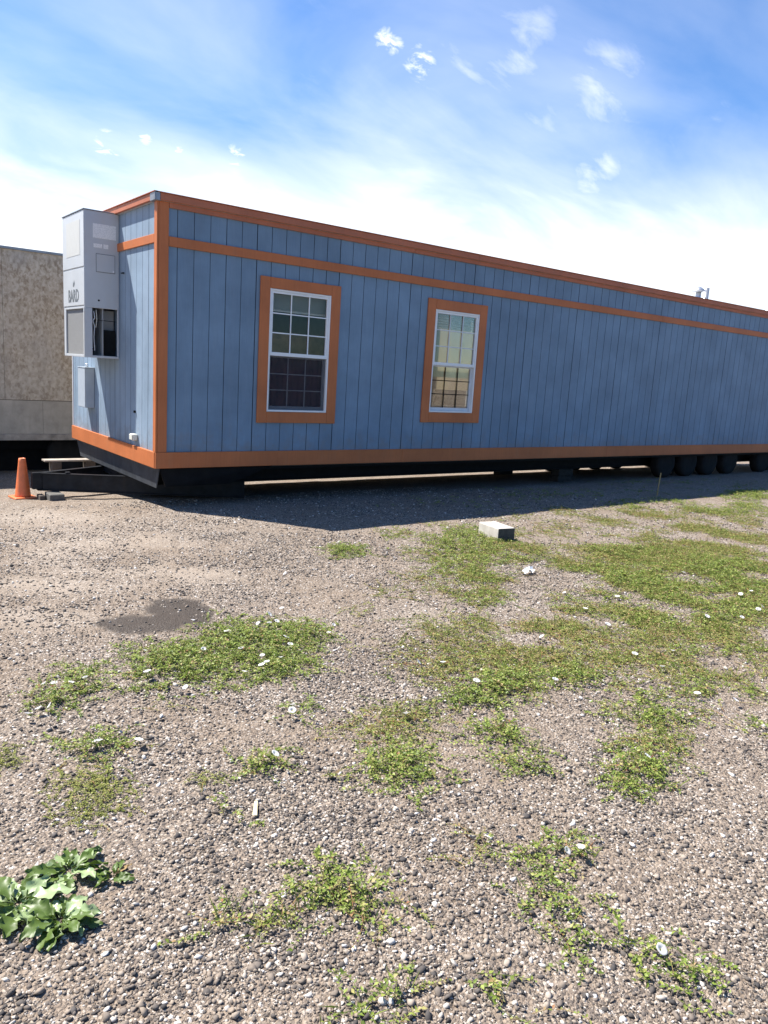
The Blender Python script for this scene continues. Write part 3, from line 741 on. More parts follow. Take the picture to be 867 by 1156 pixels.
# fascia: upper drip board and lower trim board
def long_board(name, mat, x0, x1, y0, y1, z0, z1, joints):
    m = TMB(); xx = [x0]+[j for j in joints if x0 < j < x1]+[x1]
    for a, b in zip(xx[:-1], xx[1:]): m.box(a+.0012, b-.0012, y0, y1, z0, z1)
    return m.build(name, mat, T, .003)
J1 = [4.9, 9.8, 14.7]; J2 = [3.7, 8.55, 13.4]
long_board('fascia', M['fascia'], .0, LEN, -.062, -.032, 3.022, 3.098, J1)
long_board('fascia_trim', M['fascia'], .118, LEN, -.024, -.002, 2.962, 3.020, J2)
long_board('band_trim', M['orange'], .118, LEN, -.024, -.002, 2.548, 2.655, J1)
long_board('bottom_trim', M['orange'], -.024, LEN, -.030, -.002, .0, .192, J2)
m = TMB(); m.box(-.055, LEN+.04, -.075, -.03, 3.100, 3.108); m.box(-.075, -.03, -.075, WID+.03, 3.100, 3.108); m.build('drip_edge', M['fascia'], T)
tbox('corner_trim', M['orange'], T, .0, .115, -.026, -.003, .194, 3.019)
tbox('corner_trim', M['orange'], T, -.024, -.003, -.026, .062, .194, 3.019)
tbox('corner_flashing', M['flash'], T, -.066, -.002, -.066, .085, 3.012, 3.099)
m = TMB(); m.box(-.062, -.032, .088, WID+.02, 3.022, 3.098); m.build('fascia', M['fascia'], T, .003)
tbox('band_trim', M['orange'], T, -.024, -.002, .064, WID-.0, 2.575, 2.672)
tbox('bottom_trim', M['orange'], T, -.030, -.002, -.001, WID, .0, .192)
tbox('corner_trim', M['vinyl'], T, -.012, .02, WID-.018, WID+.008, .194, 3.01)

# windows
def window(x0, x1, z0, z1, ox0, ox1, oz0, oz1, zm, dark):
    W = empty('window', (0, 0, -_TZ), T)
    m = MB()
    m.box(ox0, x0-.002, -.026, -.003, oz0, oz1); m.box(x1+.002, ox1, -.026, -.003, oz0, oz1)
    m.box(x0-.001, x1+.001, -.028, -.003, z1+.002, oz1-.002); m.box(x0-.001, x1+.001, -.028, -.003, oz0+.002, z0-.002)
    m.build('window_trim', M['orange'], W, .003)
    m = MB(); f = .026
    m.box(x0, x0+f, -.016, .06, z0, z1); m.box(x1-f, x1, -.016, .06, z0, z1)
    m.box(x0+f, x1-f, -.014, .06, z1-f, z1-.001); m.box(x0+f, x1-f, -.020, .06, z0+.001, z0+f*.9)
    m.build('frame', M['vinyl'], W, .002)
    a, b = x0+f, x1-f
    # upper sash, in front
    m = MB(); r = .028
    m.box(a, a+r, -.006, .022, zm, z1-f); m.box(b-r, b, -.006, .022, zm, z1-f)
    m.box(a+r, b-r, -.005, .022, z1-f-r, z1-f-.001); m.box(a, b, -.012, .022, zm-.045, zm)
    m.build('sash', M['vinyl'], W, .002)
    g0, g1, h0, h1 = a+r, b-r, zm, z1-f-r
    m = MB(); q = .010
    for i in (1, 2):
        c = g0+(g1-g0)*i/3; m.box(c-q/1.4, c+q/1.4, .002, .012, h0, h1)
        c = h0+(h1-h0)*i/3; m.box(g0, g1, .004, .014, c-q/1.4, c+q/1.4)
    m.build('grid_bar', M['vinyl'] if dark else M['muntin'], W)
    box_part('pane', M['glass'], W, g0-.004, g1+.004, .0145, .018, h0-.004, h1+.004, bevel=0)
    # lower sash, set back
    zl = zm-.045
    m = MB(); r2 = .034
    m.box(a, a+r2, .030, .056, z0+f, zl); m.box(b-r2, b, .030, .056, z0+f, zl)
    m.box(a+r2, b-r2, .031, .056, zl-.02, zl-.001); m.box(a+r2, b-r2, .029, .056, z0+f*.9, z0+f+.045)
    m.build('sash', M['muntin'], W, .002)
    g0, g1, h0, h1 = a+r2, b-r2, z0+f+.045, zl-.02
    m = MB()
    for i in (1, 2):
        c = g0+(g1-g0)*i/3; m.box(c-q/1.6, c+q/1.6, .034, .042, h0, h1)
        c = h0+(h1-h0)*i/3; m.box(g0, g1, .036, .044, c-q/1.6, c+q/1.6)
    m.build('grid_bar', M['muntin'] if dark else M['black_steel'], W)
    box_part('pane', M['glass'], W, g0-.004, g1+.004, .0455, .049, h0-.004, h1+.004, bevel=0)
    if dark:
        m = MB(); m.box(a+.004, b-.004, .012, .0135, z0+f, zl-.002)
        m.build('insect_screen', M['screen'], W)
    return W
window(*WIN[0], 1.297, 2.487, .556, 2.370, 1.455, True)
window(*WIN[1], 4.014, 5.206, .590, 2.388, 1.485, False)
# blind and curtain behind the left window; added board stands in for a reflection
m = TMB()
m.box(1.40, 2.38, .10, .13, 2.19, 2.235)
for k in range(13): m.box(1.41, 2.37, .098, .126, 2.00+k*.0148, 2.0025+k*.0148, 0, (.5, 'X'), (1.9, .112, 2.0+k*.0148))
m.box(1.41, 2.37, .10, .125, 1.968, 1.99)
m.build('window_blind', M['slat'], T)
m = TMB(); nn = 60
for k in range(nn):
    xa, xb = 1.36+k*1.08/nn, 1.36+(k+1)*1.08/nn
    ya, yb = .14+.012*math.sin(k*1.1), .14+.012*math.sin((k+1)*1.1)
    m.quad([(xa, ya, .55), (xb, yb, .55), (xb, yb, 1.43), (xa, ya, 1.43)])
m.build('curtain', M['maroon'], T)
m = MB(); m.box(1.30, 2.62, .40, .418, .07, 1.74, 0, (-.10, 'X'), (1.9, .40, .07)); m.box(1.30, 2.62, .375, .399, 1.30, 1.36, 0, (-.10, 'X'), (1.9, .40, .07))
b = m.build('reflection_board', M['brown'], None)
tag(b, 'added brown board standing in for the reflection in the upper panes of the left window', 'board')
# far window seen through the right one
BWE = empty('window', (0, 0, -_TZ), T)
m = MB()
for (a, b_, c, d) in ((BW[0], BW[0]+.05, BW[2], BW[3]), (BW[1]-.05, BW[1], BW[2], BW[3]), (BW[0]+.05, BW[1]-.05, BW[3]-.05, BW[3]), (BW[0]+.05, BW[1]-.05, BW[2], BW[2]+.05), (BW[0]+.05, BW[1]-.05, 1.40, 1.44)):
    m.box(a, b_, WID-.05, WID-.005, c, d)
m.build('frame', M['vinyl'], BWE)
box_part('pane', M['glass'], BWE, BW[0]+.05, BW[1]-.05, WID-.03, WID-.026, BW[2]+.05, BW[3]-.05, bevel=0)
m = TMB(); m.quad([(BW[0]-.04, WID-.083, 1.0), (BW[1]+.04, WID-.083, 1.0), (BW[1]+.04, WID-.083, 2.23), (BW[0]-.04, WID-.083, 2.23)]); m.build('added_cream_sheet', M['cream_sheet'], T)  # sheet added to catch the sun and brighten the far window
m = TMB()
for k in range(6): m.quad([(BW[0]-.02, WID-.09, 2.262+k*.05), (BW[1]+.02, WID-.09, 2.262+k*.05), (BW[1]+.02, WID-.075, 2.289+k*.05), (BW[0]-.02, WID-.075, 2.289+k*.05)])
m.build('window_blind', M['cream_sheet'], T)
m = TMB()
for k in range(7): m.box(4.2, 8.4, .8+k*.36, .98+k*.36, 2.575, 2.598)
m.build('ceiling_slat', M['slat'], T)

# roof vents
m = TMB(); m.lathe([(.055, 3.09), (.055, 3.34)], 16, 'z', (11.90, .60, 0)); vp = m.build('vent_pipe', M['galv'], T)
m = MB(); m.lathe([(.055, 3.345), (.15, 3.36), (.15, 3.375), (.02, 3.46)], 16, 'z', (11.90, .60, 0)); c = m.build('vent_cap', M['galv'], vp)
for (xx, h) in ((12.18, 3.46), (14.86, 3.46)):
    m = TMB(); m.lathe([(.12, 3.095), (.11, 3.13), (.06, 3.15), (.06, h)], 16, 'z', (xx, .60, 0)); m.build('vent_pipe', M['galv'], T)

# ---- wall air conditioner on the end wall (y 1.337 .. 2.28, sticks out to x = -0.43)
AY0, AY1, AX, AZ0, AZ1 = 1.337, 2.285, -.43, 1.243, 3.02
m = TMB()
t = .02
m.box(AX, -.003, AY0, AY0+t, 1.86, AZ1)                       # near side, above the opening
m.box(AX, -.335, AY0, AY0+t, AZ0, 1.859); m.box(-.335, -.003, AY0, AY0+t, AZ0, 1.272)
m.box(-.022, -.003, AY0, AY0+t, 1.273, 1.859)
m.box(AX, -.003, AY1-t, AY1, AZ0, AZ1)
m.box(AX, -.003, AY0+t, AY1-t, AZ1-t, AZ1-.002); m.box(AX+.02, -.003, AY0+t, AY1-t, AZ0+.002, AZ0+t)
m.box(AX-.004, AX+t, AY0+.001, AY1-.001, 2.352, AZ1-.004)     # front upper panel
m.box(AX-.002, AX+t, AY0+.001, AY1-.001, 1.885, 2.335)        # front middle panel
m.box(AX+.006, AX+t, AY0+.003, AY1-.003, 2.330, 2.354)
for (a, b, c, d) in ((AY0+.001, AY0+.055, AZ0, 1.868), (AY1-.10, AY1-.001, AZ0, 1.868), (AY0+.055, AY1-.10, AZ0, AZ0+.03), (AY0+.055, AY1-.10, 1.845, 1.868)):
    m.box(AX, AX+t, a, b, c, d)
m.box(AX+.012, AX+t, AY0+.003, AY1-.003, 1.866, 1.887)
m.box(-.20, -.195, AY0+t, AY1-t, AZ0+t, 1.9)                    # inner divider
AC = m.build('air_conditioner', M['white_metal'], T, .003)
def acp(name, mat, *b, bevel=.0015):
    mm = MB(); mm.box(*b); return mm.build(name, mat, AC, bevel)
acp('top_cap', M['flash'], AX-.012, -.003, AY0-.012, AY1+.012, AZ1, AZ1+.012)
mm = MB()
for k in range(75):
    z = AZ0+.033+k*.0108
    mm.box(AX+.018, AX+.022, AY0+.056, AY1-.101, z, z+.008, 0, (.45, 'Y'), (AX+.02, 1.8, z))
mm.build('grille', M['grille'], AC)
acp('grille_back', M['grille'], AX+.034, AX+.04, AY0+.05, AY1-.09, AZ0+.03, 1.85, bevel=0)
acp('rating_label', M['label'], -.322, -.040, AY0-.0025, AY0-.0005, 2.705, 2.875, bevel=0)
acp('small_label', M['label'], -.316, -.21, AY0-.0025, AY0-.0005, 2.590, 2.638, bevel=0)
acp('small_label', M['label'], -.195, -.135, AY0-.0025, AY0-.0005, 2.588, 2.640, bevel=0)
acp('access_panel', M['white_metal'], -.282, -.058, AY0-.009, AY0-.001, 2.305, 2.515, bevel=.002)
mm = MB(); mm.box(-.288, -.052, AY0-.003, AY0-.0008, 2.299, 2.521); mm.build('panel_gasket', M['letter'], AC)
acp('latch', M['vinyl'], -.085, -.066, AY0-.016, AY0-.0095, 2.31, 2.335)
mm = MB(); mm.lathe([(.012, -.004), (.012, .003)], 14, 'y', (-.255, AY0, 1.955)); mm.build('knockout', M['black_steel'], AC)
acp('faded_patch', M['ghost'], AX-.0065, AX-.0045, 1.50, 2.10, 2.50, 2.92, bevel=0)
mm = MB()
for k in range(22): mm.box(-.19+k*.008, -.187+k*.008, AY0+.10, AY1-.1, AZ0+.03, 1.60)
mm.lathe([(.012, 0), (.012, .8)], 8, 'y', (-.30, AY0+.05, 1.35)); mm.build('coil', M['mesh_dark'], AC)
mm = MB(); mm.box(-.193, -.02, AY0+.16, AY0+.18, 1.60, 1.845); mm.build('inner_panel', M['grille'], AC)
def curve_tube(name, pts, r, mat, parent):
    mm = MB()
    for a, b in zip(pts[:-1], pts[1:]):
        a, b = Vector(a), Vector(b); d = (b-a).normalized(); s = d.orthogonal().normalized(); u = d.cross(s)
        va = [mm.bm.verts.new(a+r*(math.cos(k*math.pi/3)*s+math.sin(k*math.pi/3)*u)) for k in range(6)]
        vb = [mm.bm.verts.new(b+r*(math.cos(k*math.pi/3)*s+math.sin(k*math.pi/3)*u)) for k in range(6)]
        for k in range(6): mm.bm.faces.new((va[k], va[(k+1) % 6], vb[(k+1) % 6], vb[k]))
    return mm.build(name, mat, parent)
curve_tube('wire', [(-.31, AY0+.03, 1.82), (-.30, AY0+.02, 1.74), (-.325, AY0+.015, 1.70), (-.30, AY0+.03, 1.64), (-.31, AY0+.03, 1.5), (-.30, AY0+.03, 1.33)], .005, M['vinyl'], AC)
curve_tube('wire', [(-.28, AY0+.03, 1.84), (-.275, AY0+.02, 1.72), (-.285, AY0+.03, 1.62)], .005, M['beige_plastic'], AC)
curve_tube('wire', [(-.32, AY0+.03, 1.715), (-.03, AY0+.03, 1.71)], .004, M['black_steel'], AC)

def lettering(body, height, width, mat, parent, mw, name):
    cu = bpy.data.curves.new(name, 'FONT'); cu.body = body; cu.extrude = .004; cu.offset = .02
    tmp = bpy.data.objects.new(name, cu); COL.objects.link(tmp)
    dg = bpy.context.evaluated_depsgraph_get()
    me = bpy.data.meshes.new_from_object(tmp.evaluated_get(dg))
    bpy.data.objects.remove(tmp)
    co = np.array([v.co for v in me.vertices])
    lo, hi = co.min(0), co.max(0)
    for v in me.vertices:
        v.co.x = (v.co.x-lo[0])/(hi[0]-lo[0])*width; v.co.y = (v.co.y-lo[1])/(hi[1]-lo[1])*height
        v.co.z = v.co.z*.3
    me.materials.clear(); me.materials.append(mat)
    o = bpy.data.objects.new(name, me); COL.objects.link(o); o.parent = parent
    o.matrix_local = mw
    return o
# text plane: reads towards -y, up is +z, faces -x
R = Matrix(((0, 0, -1), (-1, 0, 0), (0, 1, 0))).to_4x4()
lettering('BARD', .155, .46, M['letter'], AC, Matrix.Translation((AX-.0035, 2.035, 1.935)) @ R, 'lettering')
mm = MB()
mm.bm.faces.new([mm.bm.verts.new((AX-.0035, y, z)) for y, z in ((1.83, 2.125), (1.79, 2.12), (1.74, 2.16), (1.775, 2.21), (1.79, 2.165), (1.82, 2.19))]); 
mm.build('emblem', M['letter'], AC)

# electric panel, outlet
EP = tbox('electric_panel', M['box_paint'], T, -.125, -.003, 2.39, 2.74, .535, 1.09, bevel=.004)
mm = MB(); mm.box(-.133, -.126, 2.395, 2.735, .54, 1.085); mm.build('cover', M['box_paint'], EP, .003)
mm = MB(); mm.box(-.138, -.003, 2.383, 2.745, 1.091, 1.10); mm.build('rain_hood', M['box_paint'], EP)
mm = MB(); mm.lathe([(.022, 1.10), (.022, 1.14), (.014, 1.15)], 12, 'z', (-.06, 2.55, 0)); mm.build('conduit_hub', M['galv'], EP)
OB = tbox('outlet_box', M['beige_plastic'], T, -.065, -.003, .625, .745, .262, .342, bevel=.008)
mm = MB(); mm.box(-.075, -.066, .632, .738, .268, .336); mm.build('outlet_cover', M['beige_plastic'], OB, .005)
tbox('hose_bib', M['black_steel'], T, -.03, -.003, .70, .715, .60, .63)
tbox('clip', M['black_steel'], T, -.03, -.003, 1.12, 1.19, 2.30, 2.312)

# ---- chassis
m = TMB(); m.box(.12, LEN-.05, .06, WID-.04, -.055, -.031); m.build('belly', M['black_steel'], T)
for yy in (.52, 2.75):
    m = TMB(); m.box(.15, LEN-.1, yy-.05, yy+.05, -.075, -.056); m.box(.15, LEN-.1, yy-.006, yy+.006, -.266, -.076); m.box(.15, LEN-.1, yy-.05, yy+.05, -.286, -.267)
    m.build('chassis_rail', M['black_steel'], T)
m = TMB()
for k in range(15): m.box(.6+k*1.22, .64+k*1.22, .575, 2.69, -.16, -.057)
m.build('cross_member', M['black_steel'], T)
m = TMB()
m.hexa([(.05, .14, -.262), (.062, .14, -.262), (.062, 3.30, -.262), (.05, 3.30, -.262), (.03, .0, -.004), (.042, .0, -.004), (.042, 3.44, -.004), (.03, 3.44, -.004)])
m.build('front_skirt', M['skirt'], T)
m = TMB(); m.hexa([(.14, .06, -.24), (1.0, .10, -.24), (1.0, .13, -.24), (.14, .09, -.24), (.05, .04, -.004), (1.6, .04, -.004), (1.6, .07, -.004), (.05, .07, -.004)])
m.build('side_skirt', M['black_steel'], T)
# tongue: two arms meeting at a point, cross bar
def arm(name, p, q, zt, h, w, parent):
    p, q = Vector(p), Vector(q); d = (q-p).normalized(); s = Vector((-d.y, d.x))
    m = TMB()
    def seg(wd, z0, z1):
        a, b, c, e = p-s*wd, q-s*wd, q+s*wd, p+s*wd
        m.hexa([(*a, z0), (*b, z0), (*c, z0), (*e, z0), (*a, z1), (*b, z1), (*c, z1), (*e, z1)])
    seg(w*.16, zt-h+.013, zt-.013); seg(w, zt-.012, zt); seg(w, zt-h, zt-h+.012)
    return m.build(name, M['hitch_edge'], parent)
APX = (-.90, 1.83)
arm('tongue_arm', APX, (1.45, .56), -.285, .235, .035, T)
arm('tongue_arm', APX, (1.45, 3.02), -.285, .235, .035, T)
m = TMB(); m.hexa([(.09, 1.32, -.36), (.15, 1.32, -.36), (.15, 2.42, -.36), (.09, 2.42, -.36), (.09, 1.32, -.279), (.15, 1.32, -.279), (.15, 2.42, -.279), (.09, 2.42, -.279)]); m.build('tongue_cross_bar', M['hitch_edge'], T)
m = TMB(); m.box(-.98, -.86, 1.79, 1.87, -.50, -.281); m.build('coupler', M['hitch_edge'], T, .006)
m = TMB(); m.box(-.60, -.54, 1.63, 1.70, -.284, -.262); m.build('tongue_lug', M['hitch_edge'], T, .006)
# wheels, axles
m = TMB()
for xx in (10.85, 11.68, 12.5, 13.35, 14.85): m.lathe([(.04, .3), (.04, 3.2)], 10, 'y', (xx, 0, -.22))
m.build('axle', M['black_steel'], T)
def wheel_parts():
    me = []
    m = MB(); m.lathe([(.20, -.09), (.20, .09), (.23, .105), (.32, .10), (.352, .075), (.352, -.075), (.32, -.10), (.23, -.105), (.20, -.09)][:-1], 32, 'y'); ty = m.build('tyre', M['tyre'])
    m = MB(); m.lathe([(.05, -.10), (.05, -.05), (.15, -.03), (.18, -.08), (.198, -.09), (.198, .09), (.17, .06), (.05, .06)], 24, 'y'); ri = m.build('rim', M['rim'])
    return ty, ri
tyre0, rim0 = wheel_parts()
first = True
for xx in (10.85, 11.68, 12.5, 13.35, 14.85):
    for yy in (.26, 3.2):
        w = empty('wheel', (xx, yy, float(gz(xx, yy))+.345-_TZ), T)
        if first: ty, ri = tyre0, rim0; first = False
        else: ty, ri = tyre0.copy(), rim0.copy(); COL.objects.link(ty); COL.objects.link(ri)
        ty.parent = w; ri.parent = w
        w.scale = (.9, 1, .9); w.location.z -= .034

# supports below the rails: stacked concrete blocks
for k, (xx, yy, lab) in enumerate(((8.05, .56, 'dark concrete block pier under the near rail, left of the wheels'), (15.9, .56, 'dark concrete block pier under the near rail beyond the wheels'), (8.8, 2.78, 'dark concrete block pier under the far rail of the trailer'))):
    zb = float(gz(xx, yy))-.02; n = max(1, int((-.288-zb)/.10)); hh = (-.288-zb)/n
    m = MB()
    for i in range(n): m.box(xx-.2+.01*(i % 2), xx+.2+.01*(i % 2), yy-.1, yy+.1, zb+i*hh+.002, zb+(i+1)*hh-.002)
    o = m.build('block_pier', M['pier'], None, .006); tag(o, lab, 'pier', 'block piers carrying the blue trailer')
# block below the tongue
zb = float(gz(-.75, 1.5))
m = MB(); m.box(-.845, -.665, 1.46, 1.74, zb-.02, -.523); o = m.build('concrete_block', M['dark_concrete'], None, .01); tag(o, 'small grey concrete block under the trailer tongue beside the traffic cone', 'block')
m = MB(); m.box(-.93, -.86, 1.62, 1.80, float(gz(-.9, 1.7))-.02, -.56); o = m.build('wooden_block', M['timber'], None, .006); tag(o, 'short brown timber offcut between the cone and the small concrete block', 'wood block')

# ------------------------------------------------------------------ boarded trailer behind
B = empty('boarded_trailer', (0, 6, -.92))
tag(B, 'chipboard covered trailer standing behind the blue trailer', 'trailer')
BZ = .92
class BMB(MB):
    def build(s, name, mat, parent=None, bevel=0.0, bseg=1, loc=None):
        o = MB.build(s, name, mat, parent, bevel, bseg, loc)
        if parent is B: o.location = (0, -6, BZ)
        return o
m = BMB(); xx = -9.0
while xx < 17:
    m.box(xx+.002, xx+1.2162, 6.0+.002*random.random(), 6.02, .405, 2.955); xx += 1.2192
m.build('chipboard_wall', M['osb'], B)
m = BMB(); xx = -9.6
while xx < 17:
    m.box(xx+.002, xx+2.436, 6.004+.002*random.random(), 6.02, -.20, .395); xx += 2.4384
m.build('lower_board', M['old_ply'], B)
m = BMB(); m.box(-9.6, 17.5, 5.985, 6.03, -.315, -.205); m.build('bottom_rail', M['wood_old'], B, .004)
m = BMB(); m.box(-9.6, 17.5, 5.97, 9.5, 2.957, 2.995); m.build('roof', M['flash'], B)
m = BMB(); m.box(-9.6, 17.5, 6.025, 9.5, -.30, 2.955); m.build('body', M['timber'], B)
m = BMB(); m.box(-9.5, 17.4, 6.62, 6.64, -1.05, -.302); m.build('added_dark_sheet', M['black_steel'], B)  # black sheet added for the shadow in the gap below the body
m = BMB(); m.box(-9.5, 17.4, 6.4, 6.5, -.52, -.302); m.box(-9.5, 17.4, 8.9, 9.0, -.52, -.302); m.build('chassis_rail', M['black_steel'], B)
for xx in (-6.2, -5.3, .62, 6.8, 7.7):
    for yy in (6.25, 9.1):
        w = empty('wheel', (xx, yy-6, float(gz(xx, yy))+.345+BZ), B)
        ty, ri = tyre0.copy(), rim0.copy(); COL.objects.link(ty); COL.objects.link(ri); ty.parent = w; ri.parent = w

# plank lying on two timbers between the trailers
m = MB(); m.box(-.36, .42, 3.76, 3.96, -.412, -.385); o = m.build('wooden_plank', M['wood_old'], None, .004); tag(o, 'weathered grey plank laid across dark timbers behind the trailer tongue', 'plank')
for xx, lab in ((-.18, 'dark timber stand under the left end of the grey plank'), (.34, 'dark timber stand under the right end of the grey plank')):
    zb = float(gz(xx, 3.86))-.02
    m = MB(); n = 4; hh = (-.414-zb)/n
    for i in range(n): m.box(xx-.07, xx+.07, 3.76, 3.96, zb+i*hh+.001, zb+(i+1)*hh-.001)
    o = m.build('timber_stand', M['timber'], None, .004); tag(o, lab, 'wood block', 'timber stands under the plank')

# ------------------------------------------------------------------ traffic cone
cx, cy = -1.06, 1.97; cz = float(gz(cx, cy))
CN = empty('traffic_cone', (cx, cy, cz)); tag(CN, 'small faded orange traffic cone beside the trailer tongue', 'cone')
m = MB(); m.lathe([(.100, .036), (.096, .05), (.046, .50), (.043, .535), (.030, .54), (.028, .50)], 28, 'z'); m.build('cone_body', M['cone'], CN)
m = MB(); m.box(-.142, .142, -.142, .142, .004, .034, 0, (.12, 'Z'), (0, 0, 0)); m.build('base', M['cone'], CN, .012, 2)

# ------------------------------------------------------------------ concrete block in the weeds
def cinder():
    m = MB()
    a = Vector((2.655, -3.10)); ex = Vector((.985, -.17)).normalized(); ey = Vector((.17, .985)).normalized()
    z = float(gz(2.75, -2.95))-.012
    w, d, h = .225, .38, .155
    P = lambda u, v, zz: (*(a+ex*u+ey*v), z+zz)
    m.hexa([P(0, 0, 0), P(w, 0, 0), P(w, d, 0), P(0, d, 0), P(0, 0, h), P(w, 0, h), P(w, d, h), P(0, d, h)])
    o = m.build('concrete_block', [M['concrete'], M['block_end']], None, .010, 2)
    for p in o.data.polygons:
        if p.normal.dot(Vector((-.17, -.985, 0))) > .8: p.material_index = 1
    return o
tag(cinder(), 'pale weathered concrete block lying alone among the weeds', 'block')

# litter, stalk, dry leaf
def scrap(x, y, s, seed):
    rg = random.Random(seed); m = MB(); g = []
    z = float(gz(x, y))+.02
    for i in range(6):
        g.append([m.bm.verts.new((x+(i-2.5)*s*.2+rg.gauss(0, s*.03), y+(j-1.5)*s*.17+rg.gauss(0, s*.03), z+abs(rg.gauss(.02, .02)))) for j in range(4)])
    for i in range(5):
        for j in range(3): m.bm.faces.new((g[i][j], g[i+1][j], g[i+1][j+1], g[i][j+1]))
    return m.build('paper_scrap', M['paper'])
tag(scrap(1.93, -4.20, .13, 3), 'crumpled white scrap lying in the weeds in front of the pale concrete block', 'litter')
m = MB(); zz = float(gz(-1.972, -6.324)); m.hexa([(-2.0, -6.36, zz+.008), (-1.985, -6.372, zz+.008), (-1.94, -6.29, zz+.014), (-1.95, -6.282, zz+.014), (-2.0, -6.36, zz+.011), (-1.985, -6.372, zz+.013), (-1.94, -6.29, zz+.018), (-1.95, -6.282, zz+.016)])
tag(m.build('dry_leaf', M['straw']), 'pale yellow dry leaf lying on bare gravel beside the seedling', 'leaf')
zz = float(gz(8.06, -1.5))
st = curve_tube('dry_stalk', [(8.06, -1.5, zz), (8.08, -1.49, zz+.14), (8.13, -1.47, zz+.30), (8.15, -1.46, zz+.37)], .010, M['dry_stem'], None)
tag(st, 'pale dry stalk standing at the edge of the trailer shadow', 'stalk')

# ------------------------------------------------------------------ camera
cam_d = bpy.data.cameras.new('camera'); cam = bpy.data.objects.new('camera', cam_d); COL.objects.link(cam)
r_, u_, w_ = (.79786, -.59967, .06172), (.06043, .18143, .98154), (.5998, .77941, -.181)
cam.matrix_world = Matrix(((r_[0], u_[0], -w_[0], -3.31625), (r_[1], u_[1], -w_[1], -8.79671), (r_[2], u_[2], -w_[2], 1.30067), (0, 0, 0, 1)))
cam_d.sensor_fit = 'VERTICAL'; cam_d.sensor_height = 36; cam_d.sensor_width = 27; cam_d.lens = 861.44/1156*36
cam_d.clip_start = .05; cam_d.clip_end = 2000
scene.camera = cam

# ------------------------------------------------------------------ light
SD = Vector((.441, -.648, -1.207)).normalized()
sl = bpy.data.lights.new('sun', 'SUN'); sl.energy = 5.0; sl.angle = math.radians(.5); sl.color = (1.0, .95, .88)
so = bpy.data.objects.new('sun', sl); COL.objects.link(so); so.rotation_euler = SD.to_track_quat('-Z', 'Y').to_euler(); so.location = (-10, 15, 30)
w = bpy.data.worlds.new('World'); scene.world = w; w.use_nodes = True
nt = w.node_tree; bg = nt.nodes['Background']
sky = nt.nodes.new('ShaderNodeTexSky'); sky.sky_type = 'NISHITA'; sky.sun_disc = False
sky.sun_elevation = math.asin(-SD.z); sky.sun_rotation = math.atan2(-SD.x, -SD.y)
sky.air_density = 1.0; sky.dust_density = .4; sky.ozone_density = 1.6; sky.altitude = 1400
tc = nt.nodes.new('ShaderNodeTexCoord'); D = tc.outputs['Generated']
sep = nt.nodes.new('ShaderNodeSeparateXYZ'); L(nt, D, sep.inputs[0])
zc = mth(nt, 'MAXIMUM', sep.outputs[2], 0.0)
# planar cloud layer coordinates
den = mth(nt, 'ADD', zc, .38)
cmb = nt.nodes.new('ShaderNodeCombineXYZ'); L(nt, mth(nt, 'DIVIDE', sep.outputs[0], den), cmb.inputs[0]); L(nt, mth(nt, 'DIVIDE', sep.outputs[1], den), cmb.inputs[1])
def cn(scale, rot, sc, detail, rough, dist=0.0):
    mp = nt.nodes.new('ShaderNodeMapping'); mp.inputs['Rotation'].default_value = (0, 0, rot); mp.inputs['Scale'].default_value = sc; L(nt, cmb.outputs[0], mp.inputs[0])
    n = nt.nodes.new('ShaderNodeTexNoise'); n.inputs['Scale'].default_value = scale; n.inputs['Detail'].default_value = detail; n.inputs['Roughness'].default_value = rough; n.inputs['Distortion'].default_value = dist
    L(nt, mp.outputs[0], n.inputs['Vector']); return n.outputs['Fac']
veil = ramp(nt, cn(1.7, .5, (1, 1.5, 1), 7, .5, .5), [(.40, (.03,)*3), (.75, (.34,)*3)])
hn = cn(2.2, 1.1, (1, 1.8, 1), 7, .55, .5)
haze = ramp(nt, mth(nt, 'ADD', zc, mth(nt, 'MULTIPLY', mth(nt, 'SUBTRACT', hn, .5), .22)), [(.0, (1, 1, 1)), (.09, (.96,)*3), (.15, (.76,)*3), (.21, (.40,)*3), (.31, (.12,)*3), (.6, (.02,)*3)])
low = ramp(nt, cn(2.6, .2, (1, 1, 1), 8, .6, .4), [(.40, (0, 0, 0)), (.62, (1, 1, 1))])
lowz = ramp(nt, zc, [(.10, (1, 1, 1)), (.17, (.8,)*3), (.23, (0, 0, 0))])
lowm = mth(nt, 'MULTIPLY', low, lowz)
sunside = nt.nodes.new('ShaderNodeVectorMath'); sunside.operation = 'DOT_PRODUCT'; sunside.inputs[1].default_value = Vector((-SD.x, -SD.y, 0)).normalized(); L(nt, D, sunside.inputs[0])
ss = nt.nodes.new('ShaderNodeMapRange'); ss.interpolation_type = 'SMOOTHSTEP'; ss.inputs['From Min'].default_value = -.55; ss.inputs['From Max'].default_value = .15
ss.inputs['To Min'].default_value = .10; L(nt, sunside.outputs['Value'], ss.inputs['Value'])
f = mth(nt, 'ADD', haze, veil, clamp=True)
f = mth(nt, 'MAXIMUM', f, mth(nt, 'MULTIPLY', lowm, .95))
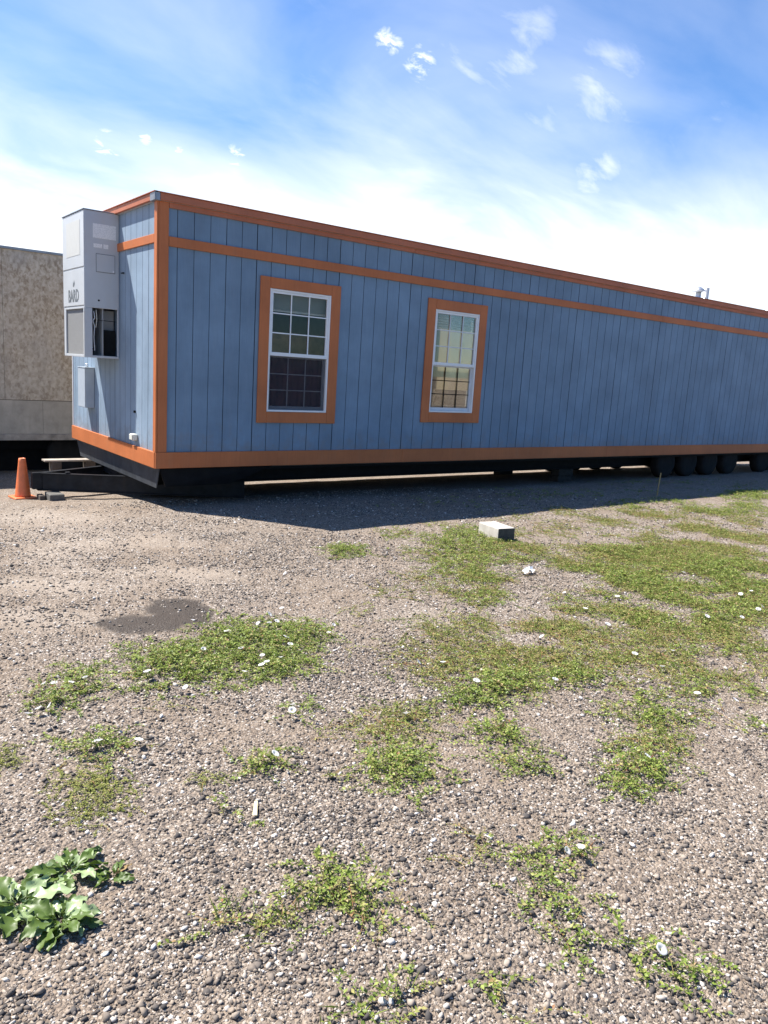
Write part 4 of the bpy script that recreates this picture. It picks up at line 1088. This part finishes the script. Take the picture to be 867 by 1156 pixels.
# a few separate small clouds and wisps
puff = cn(26.0, .3, (1, 1.3, 1), 7, .62, .6); wisp = cn(7.5, .75, (1, 2.0, 1), 10, .58, .35)
puffr = ramp(nt, puff, [(.36, (0, 0, 0)), (.66, (1, 1, 1))]); wispr = ramp(nt, wisp, [(.30, (.08,)*3), (.68, (1, 1, 1))])
CLOUDS = [((.543, .757, .363), .022, 1, 1), ((.552, .752, .360), .018, 1, 1), ((.580, .738, .343), .030, 1, 1), ((.422, .876, .233), .026, 1, 1), ((.29, .929, .229), .030, 1, 1), ((.329, .913, .242), .016, 1, 1), ((.365, .90, .235), .014, 1, 1),
          ((.653, .666, .36), .085, 0, .95), ((.66, .66, .352), .045, 0, .9), ((.733, .597, .327), .085, 0, 1.0), ((.752, .58, .317), .07, 0, .6), ((.72, .62, .30), .08, 0, .7), ((.70, .645, .285), .09, 0, .6), ((.751, .615, .241), .055, 0, 1.1),
          ((.61, .715, .335), .12, 0, .6), ((.813, .502, .295), .04, 0, .5), ((.465, .842, .274), .20, 0, .35), ((.64, .71, .29), .22, 0, .40), ((.45, .83, .33), .25, 0, .3), ((.79, .55, .21), .12, 0, .6)]
for d, rad, kind, gain in CLOUDS:
    d = Vector(d).normalized()
    dp = nt.nodes.new('ShaderNodeVectorMath'); dp.operation = 'DISTANCE'; dp.inputs[1].default_value = d; L(nt, D, dp.inputs[0])
    mr = nt.nodes.new('ShaderNodeMapRange'); mr.interpolation_type = 'SMOOTHSTEP'; mr.inputs['From Min'].default_value = rad; mr.inputs['From Max'].default_value = 0.0
    L(nt, dp.outputs['Value'], mr.inputs['Value'])
    src = puff if kind else wisp
    v = mth(nt, 'MULTIPLY', mr.outputs[0], puffr if kind else wispr)
    v = mth(nt, 'MULTIPLY', v, 1.3 if kind else gain*.8, clamp=True)
    f = mth(nt, 'MAXIMUM', f, v)
hs = nt.nodes.new('ShaderNodeHueSaturation'); hs.inputs['Saturation'].default_value = 1.25; hs.inputs['Value'].default_value = 1.25; L(nt, sky.outputs[0], hs.inputs['Color'])
f = mth(nt, 'MULTIPLY', f, ss.outputs[0])
tint = mix(nt, 1.0, hs.outputs[0], ramp(nt, zc, [(.0, (.55, .72, .84)), (.12, (.48, .86, 1.05)), (.30, (.27, 1.02, 1.42)), (.7, (.32, 1.0, 1.35))]), 'MULTIPLY')
skyc = mix(nt, f, tint, (12.6, 12.9, 13.4))
L(nt, skyc, bg.inputs['Color']); bg.inputs['Strength'].default_value = .053

scene.view_settings.view_transform = 'Standard'; scene.view_settings.look = 'None'; scene.view_settings.gamma = 1; scene.view_settings.exposure = 1.12
scene.view_settings.use_curve_mapping = False
scene.render.engine = 'CYCLES'
scene.cycles.use_denoising = True
scene.cycles.max_bounces = 8; scene.cycles.transparent_max_bounces = 12
scene.render.resolution_x = 768; scene.render.resolution_y = 1024
